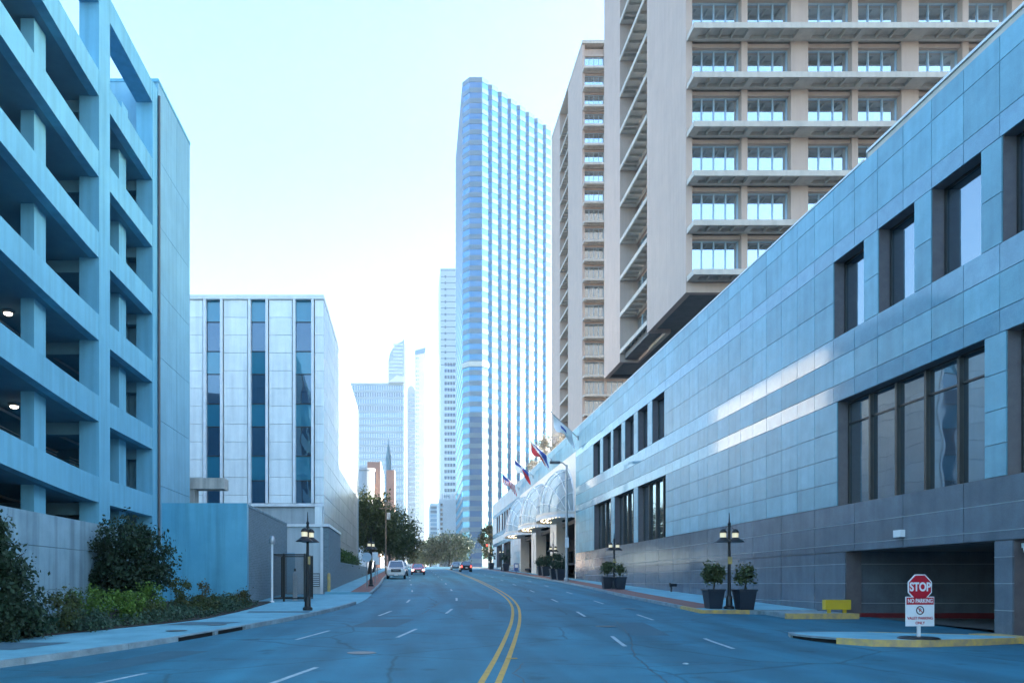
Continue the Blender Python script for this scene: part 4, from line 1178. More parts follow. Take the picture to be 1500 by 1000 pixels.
D2 = 620.0
ct = thing("curved_top_tower", "glass tower with rounded shoulder and needle peak rising behind the office slab", "tower", (fpx(580, D2), D2, 6.8))
prof = [(fpx(569, D2), 7), (fpx(592, D2), 7), (fpx(592, D2), fpz(494, D2)), (fpx(590.2, D2), fpz(499, D2)), (fpx(586, D2), fpz(501, D2)), (fpx(580, D2), fpz(504, D2)), (fpx(575, D2), fpz(510, D2)), (fpx(571, D2), fpz(518, D2)), (fpx(569, D2), fpz(528, D2))]
MB().extr_y(prof, D2, D2 + 25).build("shaft", M_FG, ct)
for k in range(9):
    z = fpz(506 + k * 5.2, D2); MB().box(fpx(569.3 if k > 4 else 576, D2), fpx(590, D2), D2 - 0.4, D2 - 0.002, z, z + 1.4).build("floor_band", M_FS, ct)
MB().box(fpx(592, D2) + .01, fpx(595.5, D2), D2 + 0.1, D2 + 20, 7, fpz(505, D2)).build("sunlit_side", M_WHITE, ct)  # white strip stands in for the tower's sunlit side face

D3 = 560.0
rt = thing("rounded_grey_tower", "slim grey tower with curved top between the glass slab and the bright gap", "tower", (fpx(602, D3), D3, 6.8))
M_RT = mat("grey_ribbed_facade", (0.42, 0.45, 0.49), 0.5, nscale=0.1)
pr = [(fpx(596.5, D3), 7), (fpx(608, D3), 7), (fpx(608, D3), fpz(572, D3)), (fpx(606, D3), fpz(566.5, D3)), (fpx(602, D3), fpz(564.5, D3)), (fpx(598, D3), fpz(567, D3)), (fpx(596.5, D3), fpz(574, D3))]
MB().extr_y(pr, D3, D3 + 20).build("shaft", M_RT, rt)
M_RTW = glass("rounded_tower_glass", (0.05, 0.07, 0.09), 0.2)
for k in range(34):
    z = fpz(580, D3) - k * 3.8
    if z < 20: break
    piece("window_band", M_RTW, rt, fpx(599, D3), fpx(607.6, D3), D3 - 0.06, D3 - 0.002, z, z + 1.7)
D4 = 700.0
wt = thing("slanted_cap_tower", "pale tower with slanted dark blue cap in the distance", "tower", (fpx(615, D4), D4, 6.8))
M_WT = mat("pale_tower_stone", (0.66, 0.67, 0.68), 0.5, nscale=0.1)
MB().extr_y([(fpx(608, D4), 7), (fpx(622, D4), 7), (fpx(622, D4), fpz(517, D4)), (fpx(608, D4), fpz(520, D4))], D4, D4 + 30).build("shaft", M_WT, wt)
MB().extr_y([(fpx(607.6, D4), fpz(519.6, D4)), (fpx(622.4, D4), fpz(516.6, D4)), (fpx(623.5, D4), fpz(509, D4)), (fpx(608, D4), fpz(513, D4))], D4 - 0.5, D4 + 30).build("cap", M_GT, wt)
for k in range(60):
    z = fpz(526, D4) - k * 4.0
    if z < 20: break
    for i in range(2): piece("window", M_RTW, wt, fpx(609.0 + i * 2.6, D4), fpx(610.6 + i * 2.6, D4), D4 - 0.06, D4 - 0.002, z, z + 1.9)

# buildings closing the street
D5 = 330.0
cb_ = thing("plaza_building", "pale low building with white rooftop letters at the end of the street", "building", (fpx(657, D5), D5, 6.8))
MB().box(fpx(643.5, D5), fpx(677, D5), D5, D5 + 30, 6, fpz(731, D5)).build("block", mat("pale_render", (0.60, 0.66, 0.68), 0.5, nscale=0.1), cb_)
MB().box(fpx(643.5, D5), fpx(677, D5), D5 - 0.3, D5 - 0.002, 6, fpz(781, D5)).build("base_storey", mat("dark_stone", (0.12, 0.15, 0.17), 0.5), cb_)
for k in range(6):
    z = fpz(737 + k * 7, D5)
    piece("window", M_STW, cb_, fpx(645, D5), fpx(648.4, D5), D5 - 0.06, D5 - 0.002, z - 1.2, z)
for i, (a, b, h) in enumerate(((645, 648, 9), (649, 651, 9), (652.5, 653.6, 9), (655, 656.5, 4), (659, 663, 8), (664.5, 667, 9), (668, 671, 8))):
    MB().box(fpx(a, D5), fpx(b, D5), D5 + 0.5, D5 + 0.9, fpz(731, D5), fpz(731 - h, D5)).build("roof_letter", M_WHITE, cb_)
bs = thing("banded_block", "small blue banded block just left of the pale plaza building", "building", (fpx(636, 360), 360, 6.8))
MB().box(fpx(630, 360), fpx(642, 360), 360, 385, 6, fpz(737, 360)).build("block", M_FS, bs)
for k in range(8):
    z = fpz(741 + k * 6.2, 360); piece("window_band", M_FG, bs, fpx(630.6, 360), fpx(641.4, 360), 359.9, 359.998, z - 1.3, z)

# brick church-like building above the trees
D6 = 175.0
M_TER = mat("terracotta_brick", (0.42, 0.24, 0.18), 0.8, (0.36, 0.20, 0.16), nscale=0.8)
M_TERSUN = mat("sunlit_terracotta", (0.60, 0.47, 0.40), 0.8, nscale=0.8)  # same brick lightened in colour for the sunlit sides
ch = thing("brick_church", "pinkish brick building with round drum above the left trees", "building", (fpx(555, D6), D6, 5))
MB().box(fpx(538, D6), fpx(556, D6), D6, D6 + 24, 4, fpz(676, D6)).build("front_block", M_TER, ch)
MB().box(fpx(556, D6) + 0.01, fpx(557.5, D6), D6 + 0.1, D6 + 23, 4, fpz(674.5, D6)).build("side_wall", M_TERSUN, ch)
MB().box(fpx(548, D6), fpx(550, D6), D6 - 0.08, D6 - 0.002, fpz(709, D6), fpz(691, D6)).build("window", M_OGL, ch)
MB().lathe([(2.2, 4), (2.2, fpz(692, D6)), (2.45, fpz(691, D6)), (2.45, fpz(688, D6))], (fpx(535, D6), D6 - 1, 0), 24).build("drum", M_RT, ch)
ch2 = MB().box(fpx(566, D6 + 40), fpx(577, D6 + 40), D6 + 40, D6 + 52, 4, fpz(688, D6 + 40)).build("rear_block", M_TER, ch)
MB().box(fpx(577, D6 + 40) + 0.01, fpx(578.2, D6 + 40), D6 + 40.1, D6 + 51, 4, fpz(687, D6 + 40)).build("rear_side_wall", M_TERSUN, ch)
spi = thing("church_spire", "thin dark blue church spire in front of the glass slab", "spire", (fpx(569, 300), 300, 6))
MB().lathe([(1.1, 6), (1.1, fpz(668, 300)), (0.9, fpz(666, 300)), (0.35, fpz(652, 300)), (0.03, fpz(641, 300))], (fpx(569, 300), 300, 0), 8).build("steeple", mat("blue_slate", (0.10, 0.22, 0.28), 0.6), spi)

# far low skyline that closes the view on either side
for i, (px, D, w, h, lab) in enumerate(((-60, 160, 30, 14, "low pale block behind the parking garage, far left"), (452, 150, 16, 12, "low pale block behind the white office block"))):
    pass

# ================================================================== VEGETATION
rng = np.random.default_rng(11)
def leaf_mat(name, c1, c2):
    return mat(name, c1, 0.55, c2, nscale=1.2, rnd=0.35, transl=0.25, spec=0.3)
M_BARK = mat("bark", (0.06, 0.045, 0.035), 0.9, (0.035, 0.028, 0.022), nscale=6, bump=0.5)
def leaves(name, pts, size, m, parent, spread=1.0, aspect=0.6):
    """Leaf-sized quads at the given points, each turned at random."""
    n = len(pts)
    u = rng.normal(size=(n, 3)); u /= np.linalg.norm(u, axis=1)[:, None]
    w = rng.normal(size=(n, 3)); w -= (w * u).sum(1)[:, None] * u; w /= np.linalg.norm(w, axis=1)[:, None]
    s = size * (0.4 + 1.3 * rng.random(n) ** 1.5)[:, None]
    a, b = u * s * 0.5, w * s * 0.5 * aspect
    v = np.stack([pts - a, pts + b * 1.0, pts + a, pts - b * 1.0], axis=1).reshape(-1, 3)
    me = bpy.data.meshes.new(name)
    me.vertices.add(4 * n); me.vertices.foreach_set("co", v.astype(np.float32).ravel())
    me.loops.add(4 * n); me.loops.foreach_set("vertex_index", np.arange(4 * n, dtype=np.int32))
    me.polygons.add(n); me.polygons.foreach_set("loop_start", np.arange(0, 4 * n, 4, dtype=np.int32))
    me.polygons.foreach_set("loop_total", np.full(n, 4, dtype=np.int32))
    me.materials.append(m); me.update(calc_edges=True); me.validate()
    return link(name, me, parent)
def crown_points(c, rad, n, clumps, spread, shape='round', inner=0.35):
    """Points gathered in clumps around the outside of an uneven crown."""
    k = clumps
    dirs = rng.normal(size=(k, 3)); dirs /= np.linalg.norm(dirs, axis=1)[:, None]
    rr = (inner + (1 - inner) * rng.random(k) ** 0.5)[:, None]
    cc = dirs * rr
    if shape == 'cone':
        h = rng.random(k) ** 1.25; a = rng.random(k) * 2 * np.pi; q = (1 - 0.82 * h) * (0.45 + 0.55 * rng.random(k))
        cc = np.stack([q * np.cos(a), q * np.sin(a), h * 2 - 1], axis=1)
    if shape == 'flat':
        cc[:, 2] = np.abs(cc[:, 2])
    idx = rng.integers(0, k, n)
    sz = (0.55 + 0.9 * rng.random(k))[idx][:, None]
    p = cc[idx] * np.array(rad) + rng.normal(size=(n, 3)) * spread * sz
    return p + np.array(c)
def limbs(mb, base, top, r0, crad, n=7, seg=7):
    b, t = Vector(base), Vector(top)
    mid = b + (t - b) * 0.5 + Vector((random.uniform(-.1, .1), random.uniform(-.1, .1), 0)) * (t - b).length
    mb.tube([b, b + (mid - b) * 0.6, mid, t], [r0, r0 * 0.8, r0 * 0.65, r0 * 0.2], seg)
    for i in range(n):
        a = 2 * math.pi * i / n + random.random(); f = random.uniform(0.4, 0.85)
        s = b + (t - b) * f
        e = s + Vector((math.cos(a) * crad * random.uniform(.5, .85), math.sin(a) * crad * random.uniform(.5, .85), (t - b).length * random.uniform(.12, .4)))
        mb.tube([s, s + (e - s) * 0.5 + Vector((0, 0, 0.06 * (e - s).length)), e], [r0 * 0.42, r0 * 0.28, r0 * 0.08], 5)
def tree(name, label, x, d, h, trunk_h, rad, m, n=7000, leaf=0.22, clumps=70, r0=0.18, shape='round', z=None, cat="tree", group=None, spread=None):
    zb = (zg(d) + 0.1) if z is None else z
    t = thing(name, label, cat, (x, d, zb), 0, group)
    mb = MB(); limbs(mb, (x, d, zb - 0.15), (x + random.uniform(-.2, .2), d, zb + h * 0.86), r0, rad[0] * 0.8, n=9)
    mb.build("trunk", M_BARK, t, smooth=True)
    cz = (h - trunk_h) / 2
    pts = crown_points((x, d, zb + trunk_h + cz), (rad[0], rad[1], cz), n, clumps, spread or rad[0] * 0.13, shape)
    leaves("crown", pts, leaf, m, t)
    return t
L_OAK = leaf_mat("oak_leaf", (0.065, 0.090, 0.034), (0.085, 0.10, 0.036))
L_OAK2 = leaf_mat("oak_leaf_autumn", (0.075, 0.085, 0.03), (0.11, 0.085, 0.03))
L_DARK = leaf_mat("evergreen_leaf", (0.022, 0.052, 0.030), (0.034, 0.062, 0.03))
L_BRIGHT = leaf_mat("bright_shrub_leaf", (0.13, 0.23, 0.035), (0.08, 0.16, 0.03))
L_SAGE = leaf_mat("sage_leaf", (0.07, 0.12, 0.075), (0.05, 0.095, 0.06))
L_OCH = leaf_mat("ochre_leaf", (0.36, 0.32, 0.26), (0.30, 0.26, 0.20))
L_PALE = leaf_mat("pale_tree_leaf", (0.09, 0.13, 0.06), (0.12, 0.15, 0.07))

# uphill left trees
tree("street_tree", "large leafy tree with some autumn brown beside the white office block", -5.6, 104, 11.3, 2.4, (4.0, 4.5), L_OAK, 15000, 0.30, 110, 0.30, group="trees along the left pavement")
tree("street_tree", "round green tree leaning over the parked cars uphill", -1.7 - 1.6, 124, 10.2, 2.6, (4.6, 4.5), L_OAK, 13000, 0.32, 90, 0.28, group="trees along the left pavement")
tree("street_tree", "lower yellowish tree behind the round one uphill", -1.0, 142, 7.4, 1.5, (3.6, 3.5), L_OAK2, 8000, 0.32, 60, 0.22, group="trees along the left pavement")
tree("street_tree", "brownish tree tucked behind the large leafy one", -5.4, 113, 10.6, 3.0, (3.2, 3.2), L_OAK2, 8000, 0.32, 60, 0.25, group="trees along the left pavement")
# end of the street
tree("plaza_tree", "wide dark green tree at the end of the street", 12.2, 232, 9.6, 1.6, (7.6, 5), L_DARK, 11000, 0.5, 80, 0.35, group="trees at the end of the street")
tree("plaza_tree", "paler green tree left of the wide dark one at the end of the street", 6.6, 238, 8.2, 1.0, (4.6, 4), L_PALE, 7000, 0.5, 60, 0.3, group="trees at the end of the street")
tree("plaza_tree", "small grey green tree at the left end of the distant row", 2.6, 246, 5.6, 0.5, (3.4, 3), L_PALE, 4000, 0.5, 40, 0.25, group="trees at the end of the street")
tree("plaza_tree", "tree beside the red traffic light past the hotel corner", 18.4, 168, 9.5, 1.8, (3.0, 3.4), L_OAK2, 7000, 0.36, 60, 0.25, group="trees at the end of the street")
# roof garden
tree("roof_tree", "pale ochre tree growing on the hotel roof above the entrance", 18.9, 100, 4.9, 0.8, (2.2, 4.0), L_OCH, 4500, 0.20, 60, 0.14, z=16.55)
tree("roof_tree", "smaller ochre shrub on the hotel roof beside the tree", 18.6, 110, 3.2, 0.4, (1.6, 3.0), L_OCH, 2600, 0.20, 40, 0.10, z=16.55)
# hedge over the low brick wall
hd = thing("hedge", "green hedge growing along the top of the low brick wall", "hedge", (-5.9, 58, 3.2))
hp = np.concatenate([crown_points((-6.05, 57.2 + i * 2.0, 3.3 + 0.5 * random.random()), (0.55, 1.2, 0.9), 900, 14, 0.16) for i in range(14)])
leaves("foliage", hp, 0.16, leaf_mat("hedge_leaf", (0.05, 0.10, 0.03), (0.08, 0.13, 0.03)), hd)
mb = MB()
for i in range(14): mb.tube([(-6.05, 57.2 + i * 2, 2.0), (-6.05, 57.2 + i * 2, 3.6)], 0.04, 5)
mb.build("stems", M_BARK, hd)

# near planting bed
tree("evergreen_shrub", "large dark evergreen shrub cut by the left picture edge", -10.9, 19.0, 3.2, 0.2, (1.7, 1.6), L_DARK, 22000, 0.115, 95, 0.10, shape='cone', cat="shrub", group="evergreen shrubs in the planting bed", spread=0.19)
tree("evergreen_shrub", "rounded dark evergreen shrub in front of the pale retaining wall", -10.75, 28.6, 3.55, 0.35, (1.55, 1.5), L_DARK, 20000, 0.115, 85, 0.10, cat="shrub", group="evergreen shrubs in the planting bed", spread=0.19)
def shrub(label, x, d, h, r, m, n=2600, leaf=0.075, group="low shrubs in the planting bed", clumps=26):
    zb = zg(d) + 0.15
    t = thing("low_shrub", label, "shrub", (x, d, zb), 0, group)
    mb = MB()
    for i in range(5):
        a = i * 1.3; mb.tube([(x, d, zb - .05), (x + .4 * r * math.cos(a), d + .4 * r * math.sin(a), zb + h * 0.7)], [0.015, 0.006], 4)
    mb.build("stems", M_BARK, t)
    leaves("foliage", crown_points((x, d, zb + h * 0.5), (r, r, h * 0.5), n, clumps, 0.10), leaf, m, t)
shrub("bushy green shrub right of the large dark evergreen", -10.0, 21.3, 1.15, 0.75, L_OAK, 3200)
shrub("bright yellow green shrub between the two evergreens", -9.9, 23.4, 1.25, 0.8, L_BRIGHT, 3200)
shrub("second bright shrub at the foot of the rounded evergreen", -9.35, 24.6, 1.05, 0.6, L_BRIGHT, 2600)
shrub("grey green shrub at the pavement edge, far left", -10.7, 17.2, 0.8, 0.7, L_SAGE, 2600)
shrub("grey green mound by the pavement between the evergreens", -9.35, 21.6, 0.62, 0.65, L_SAGE, 2400)
shrub("low green mound left of the tall sprig", -9.0, 25.4, 0.6, 0.7, L_OAK, 2400)
shrub("bright sprawling shrub below the rounded evergreen's right side", -9.2, 26.8, 1.1, 0.55, L_BRIGHT, 2200)
shrub("tall green sprig shrub in front of the smooth pale wall", -8.7, 28.4, 1.35, 0.42, L_OAK, 1800, clumps=14)
shrub("slender leafy sprig near the right end of the bed", -8.1, 29.6, 1.3, 0.25, L_OAK2, 900, clumps=8)
shrub("low green clump under the slender sprig", -8.0, 28.2, 0.6, 0.7, L_OAK, 2400)
shrub("green clump near the brick return", -7.6, 30.6, 0.62, 0.65, L_OAK, 2200)
shrub("last green clump before the camera pole", -7.3, 32.4, 0.6, 0.6, L_OAK2, 2000)
shrub("small clump tight against the pavement corner", -7.35, 29.2, 0.45, 0.5, L_SAGE, 1600)
gp = np.stack([rng.uniform(0, 1, 26000), rng.uniform(14, 33.5, 26000), rng.random(26000)], axis=1)
gx = np.array([BE(q) for q in gp[:, 1]])
dens = 0.5 + 0.5 * np.sin(gp[:, 1] * 2.1) * np.cos(gp[:, 0] * 5 + gp[:, 1])
keep = rng.random(26000) < 0.25 + 0.75 * dens
gz = np.array([zg(q) for q in gp[:, 1]])
gpts = np.stack([gx - 0.15 - 2.4 * gp[:, 0], gp[:, 1], gz + 0.14 + 0.34 * gp[:, 2] ** 1.6 * (0.4 + dens)], axis=1)[keep]
gc = leaves("ground_cover", gpts, 0.09, L_SAGE, None); gc['kind'] = 'stuff'; gc['label'] = "low grey green ground cover filling the planting bed"; gc['category'] = "ground cover"

# ================================================================== STREET FURNITURE
M_LENS = mat("lit_lamp_lens", (0.85, 0.8, 0.62), 0.4, emit=(1.0, 0.86, 0.55), estr=0.22)
M_LANT = mat("lantern_glass", (0.75, 0.70, 0.50), 0.3, emit=(1.0, 0.85, 0.5), estr=0.07)
def make_lamp():
    t = thing("street_lamp", "", "street lamp", (0, 0, 0), 0, "twin-headed black street lamps")
    MB().lathe([(0.20, 0), (0.20, 0.10), (0.13, 0.16), (0.12, 0.5), (0.075, 0.56)], (0, 0, 0), 14).build("base", M_BLACK, t, smooth=True)
    MB().tube([(0, 0, 0.5), (0, 0, 3.45)], [0.07, 0.05], 12).build("pole", M_BLACK, t)
    MB().lathe([(0.05, 3.45), (0.07, 3.5), (0.03, 3.58), (0.012, 3.95)], (0, 0, 0), 10).build("finial", M_BLACK, t)
    MB().box(-0.09, 0.09, -0.075, -0.055, 1.85, 2.15).build("notice_plate", M_YELLOW_KERB, t)
    for s in (-1, 1):
        MB().tube([(0, 0, 2.75), (s * 0.2, 0, 2.83), (s * 0.34, 0, 3.05)], 0.022, 6).build("arm", M_BLACK, t)
        MB().tube([(0, 0, 3.5), (s * 0.18, 0, 3.28), (s * 0.27, 0, 3.2)], 0.012, 5).build("stay", M_BLACK, t)
        h = MB().lathe([(0.36, 2.74), (0.34, 2.77), (0.17, 2.90), (0.13, 2.94)], (s * 0.27, 0, 0), 18).build("shade", M_BLACK, t, smooth=True)
        MB().lathe([(0.12, 2.941), (0.125, 3.1), (0.11, 3.13)], (s * 0.27, 0, 0), 14).build("lantern", M_LANT, h)
        MB().lathe([(0.15, 3.131), (0.15, 3.17), (0.09, 3.26), (0.02, 3.3)], (s * 0.27, 0, 0), 14).build("hood", M_BLACK, h, smooth=True)
        MB().lathe([(0.31, 2.745), (0.31, 2.752)], (s * 0.27, 0, 0), 16).build("lens", M_LENS, h)
    return t
lamp0 = make_lamp()
lamps = [(-4.1, 30.2, 70, 1.0, "black twin street lamp on the left pavement beside the driveway"),
         (-2.85, 55.5, 62, 1.0, "black twin street lamp up the left pavement near the parked pickup"),
         (13.15, 30.9, 8, 1.0, "black twin street lamp between the two nearest planters"),
         (13.75, 50.5, 12, 0.95, "black twin street lamp between the second pair of planters"),
         (14.9, 78.0, 15, 1.0, "black twin street lamp in front of the hotel entrance pier"),
         (14.95, 122.0, 15, 1.0, "black twin street lamp past the hotel entrance canopies")]
for i, (x, d, a, s, lab) in enumerate(lamps):
    o = lamp0 if i == 0 else copy_tree(lamp0)
    o.location = (x, d, zg(d) + 0.13); o.rotation_euler = (0, 0, R(a)); o.scale = (s, s, s); o['label'] = lab

# planters with small trees
M_POT = mat("dark_blue_planter", (0.014, 0.024, 0.040), 0.45, (0.010, 0.018, 0.030), nscale=3)
def planter(label, x, d, s=1.0, h=1.5, rad=0.55, n=2600, low=False, z=None):
    zb = (zg(d) + 0.132) if z is None else z
    t = thing("planter", label, "planter", (x, d, zb), 0, "dark planters on the hotel pavement")
    a, b, ht = 0.32 * s, 0.43 * s, 0.92 * s
    MB().hexa([(x - a, d - a, zb), (x + a, d - a, zb), (x + a, d + a, zb), (x - a, d + a, zb)], [(x - b, d - b, zb + ht), (x + b, d - b, zb + ht), (x + b, d + b, zb + ht), (x - b, d + b, zb + ht)]).build("pot", M_POT, t)
    r = MB()
    for x0, x1, y0, y1 in ((-b - .03, b + .03, -b - .03, -b + .05), (-b - .03, b + .03, b - .05, b + .03), (-b - .03, -b + .05, -b + .051, b - .051), (b - .05, b + .03, -b + .051, b - .051)):
        r.box(x + x0, x + x1, d + y0, d + y1, zb + ht + .001, zb + ht + 0.07)
    r.build("rim", M_POT, t)
    MB().box(x - b + .06, x + b - .06, d - b + .06, d + b - .06, zb + ht + 0.002, zb + ht + 0.04).build("soil", MATS["bark_mulch"], t)
    mb = MB(); limbs(mb, (x, d, zb + ht), (x, d, zb + ht + h * 0.85), 0.04, rad * 0.7, n=6); mb.build("stem", M_BARK, t)
    f = 0.32 if not low else 0.0
    c = zb + ht + h * (f + (1 - f) / 2)
    leaves("foliage", crown_points((x, d, c), (rad, rad, h * (1 - f) / 2), n, 22, 0.11, inner=0.25), 0.11, L_OAK if not low else L_DARK, t)
planter("dark tapered planter with round bushy shrub left of the near lamp post", 12.62, 31.2, 0.80, 1.1, 0.40, 2600)
planter("dark tapered planter with thin sprouting shrub right of the near lamp post", 13.62, 30.55, 0.82, 1.0, 0.30, 1000)
planter("dark planter with leafy shrub at the second lamp post, left one", 13.42, 51.0, 0.80, 1.15, 0.40, 2000)
planter("dark planter with sparse shrub at the second lamp post, right one", 14.05, 50.2, 0.82, 0.9, 0.27, 800)
planter("dark planter with bushy green plant at the foot of the tall steel pole", 14.2, 70.5, 1.05, 1.6, 0.62, 2400, True)
planter("second bushy planter just left of the one by the tall steel pole", 14.1, 73.0, 1.05, 1.5, 0.55, 2000, True)
planter("planter with dense green shrub before the middle entrance pier", 15.6, 86.0, 1.1, 1.3, 0.75, 2200, True)
planter("planter with dense green shrub at the dark entrance opening", 15.7, 89.5, 1.1, 1.3, 0.7, 2200, True)
planter("planter with tall shrub past the last canopy", 15.0, 117.0, 1.2, 2.4, 0.9, 2600, True)
planter("farthest planter with tall shrub near the hotel corner", 15.0, 138.0, 1.2, 2.6, 0.9, 2600, True)

# tall steel streetlight
sl_ = thing("streetlight_mast", "tall grey steel streetlight with arm in front of the first canopy", "street light", (13.9, 66.5, zg(66.5)))
px_, pd_ = 13.9, 66.5; z_ = zg(66.5) + 0.13
MB().lathe([(0.24, 0), (0.24, 0.25), (0.16, 0.35)], (px_, pd_, z_), 14).build("base", M_STEEL, sl_)
MB().tube([(px_, pd_, z_ + .3), (px_, pd_, z_ + 10.3)], [0.14, 0.09], 12).build("mast", M_STEEL, sl_)
MB().tube([(px_, pd_, z_ + 10.2), (px_ - 0.35, pd_, z_ + 10.5), (px_ - 0.7, pd_, z_ + 10.55)], 0.05, 8).build("arm", M_STEEL, sl_)
MB().box(px_ - 1.5, px_ - 0.6, pd_ - 0.17, pd_ + 0.17, z_ + 10.42, z_ + 10.62).build("lamp_head", M_DARKSTEEL, sl_)
MB().box(px_ - 0.16, px_ + 0.16, pd_ - 0.18, pd_ - 0.15, z_ + 3.0, z_ + 3.9).build("sign_plate", M_WHITE, sl_)

# traffic light at the far crossing
tl = thing("traffic_light", "traffic light showing red at the crossing past the hotel", "traffic light", (16.4, 156, zg(156)))
z_ = zg(156)
MB().tube([(16.4, 156, z_), (16.4, 156, z_ + 5.2)], 0.11, 10).build("pole", M_DARKSTEEL, tl)
hb = MB().box(15.85, 16.25, 155.75, 156.05, z_ + 3.9, z_ + 5.1).build("signal_head", M_BLACK, tl)
for k, (c, e) in enumerate((((0.9, 0.05, 0.03), 1.2), ((0.25, 0.18, 0.02), 0), ((0.02, 0.2, 0.08), 0))):
    MB().lathe([(0.15, 0), (0.14, -0.05)], (16.05, 155.74, z_ + 4.85 - 0.36 * k), 12, 'y').build("signal_lens", mat("signal_lens_%s" % ("red", "amber", "green")[k], c, 0.4, emit=c if e else None, estr=e), hb)

# small sign posts and a wooden pole on the left pavement
def post_sign(label, x, d, h, kind):
    z = zg(d) + 0.13
    t = thing("sign_post", label, "sign", (x, d, z), 0)
    MB().tube([(x, d, z - .1), (x, d, z + h)], 0.035, 8).build("post", M_STEEL, t)
    if kind == 'disc': MB().lathe([(0.33, 0), (0.33, 0.02)], (x, d - 0.07, z + h - 0.2), 20, 'y').build("sign_plate", mat("blue_grey_sign", (0.35, 0.45, 0.52), 0.5), t)
    else: MB().box(x - 0.23, x + 0.23, d - 0.07, d - 0.045, z + h - 0.75, z + h - 0.05).build("sign_plate", M_WHITE, t)
post_sign("round grey blue sign on a post in front of the uphill lamp", -2.95, 52.0, 2.35, 'disc')
post_sign("small rectangular white sign on a post behind the round one", -2.85, 62.0, 2.6, 'rect')
post_sign("thin parking sign post nearest the white pickup", -3.1, 72.0, 2.2, 'rect')
up_ = thing("utility_pole", "brown utility pole rising in front of the left trees", "pole", (-3.1, 98, zg(98)))
z_ = zg(98)
MB().tube([(-3.1, 98, z_), (-3.1, 98, z_ + 9.6)], [0.13, 0.09], 10).build("shaft", mat("weathered_wood", (0.16, 0.12, 0.09), 0.9), up_)
MB().box(-4.0, -2.2, 97.9, 98.05, z_ + 8.6, z_ + 8.75).build("crossarm", MATS["weathered_wood"], up_)
MB().lathe([(0.22, 0), (0.24, 0.1), (0.24, 0.8), (0.2, 0.9)], (-2.75, 98, z_ + 7.2), 12).build("transformer", M_STEEL, up_)
nb = thing("newspaper_box", "blue and white newspaper box on the hotel pavement", "box", (14.6, 103, zg(103)))
z_ = zg(103) + 0.13
MB().box(14.3, 14.9, 102.7, 103.2, z_ + 0.25, z_ + 1.35).build("case", mat("blue_paint", (0.05, 0.12, 0.30), 0.4), nb)
MB().box(14.4, 14.8, 102.66, 102.698, z_ + 0.75, z_ + 1.2).build("window", M_WHITE, nb)
MB().box(14.55, 14.65, 102.9, 103.0, z_, z_ + 0.249).build("foot", M_DARKSTEEL, nb)

# yellow barrier in front of the granite wall
M_YB = mat("yellow_barrier_paint", (0.66, 0.44, 0.02), 0.5, (0.58, 0.38, 0.03), nscale=3)
yb = thing("yellow_barrier", "short yellow guard rail beside the garage entrance", "barrier", (15.9, 27.95, zg(28)))
z_ = zg(29) + 0.14
MB().box(15.42, 16.36, 27.83, 28.06, z_ + 0.14, z_ + 0.50).build("rail_panel", M_YB, yb)
for x in (15.60, 16.18): MB().box(x - 0.05, x + 0.05, 27.89, 27.99, z_ - 0.02, z_ + 0.139).build("leg", M_YB, yb)

# manhole covers and sealed repairs in the carriageway
for x, d in ((-1.1, 17.2), (6.4, 24.5), (9.6, 33.0)):
    MB().lathe([(0.34, 0), (0.33, 0.006)], (x, d, zg(d) + 0.002), 24).build("manhole_cover", M_DARKSTEEL, road)
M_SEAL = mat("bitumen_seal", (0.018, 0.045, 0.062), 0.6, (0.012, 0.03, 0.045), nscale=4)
def seal(pts, w=0.035):
    """Hand-poured crack seal: a wandering thin strip on the road."""
    P = []
    for (x0, d0), (x1, d1) in zip(pts[:-1], pts[1:]):
        n = max(2, int(math.hypot(x1 - x0, d1 - d0) / 0.25))
        for k in range(n): P.append((x0 + (x1 - x0) * k / n + random.gauss(0, .022), d0 + (d1 - d0) * k / n + random.gauss(0, .022)))
    P.append(pts[-1]); vv = []
    for i, p in enumerate(P):
        a, b = P[max(0, i - 1)], P[min(len(P) - 1, i + 1)]
        t = Vector((b[0] - a[0], b[1] - a[1])).normalized(); q = w * random.uniform(.5, 1.2) / 2
        vv += [(p[0] - t.y * q, p[1] + t.x * q, zg(p[1] - t.x * 0) + 0.0035), (p[0] + t.y * q, p[1] - t.x * q, zg(p[1]) + 0.0035)]
    MB().add(vv, [(2 * i, 2 * i + 1, 2 * i + 3, 2 * i + 2) for i in range(len(P) - 1)]).build("crack_seal", M_SEAL, road)
seal([(1.75, 9.2), (1.95, 12.5), (1.9, 13.6), (2.3, 15.2)])
seal([(-2.5, 19.0), (1.0, 19.3), (4.0, 19.1), (8.6, 19.6)])
seal([(2.2, 14.9), (5.4, 15.4), (9.5, 15.1)])
seal([(-5.2, 15.5), (-2.2, 16.1), (0.4, 15.9)], 0.03)
seal([(4.2, 12.1), (4.9, 16.3), (6.3, 21.5), (7.4, 27)], 0.03)
seal([(-1.2, 26), (3.2, 26.4), (7.8, 26.1)], 0.045)
seal([(-4.6, 20), (-2.0, 24.4), (0.5, 30), (1.6, 38)], 0.04)
seal([(-0.5, 36), (5, 36.3), (11, 36.1)], 0.05)
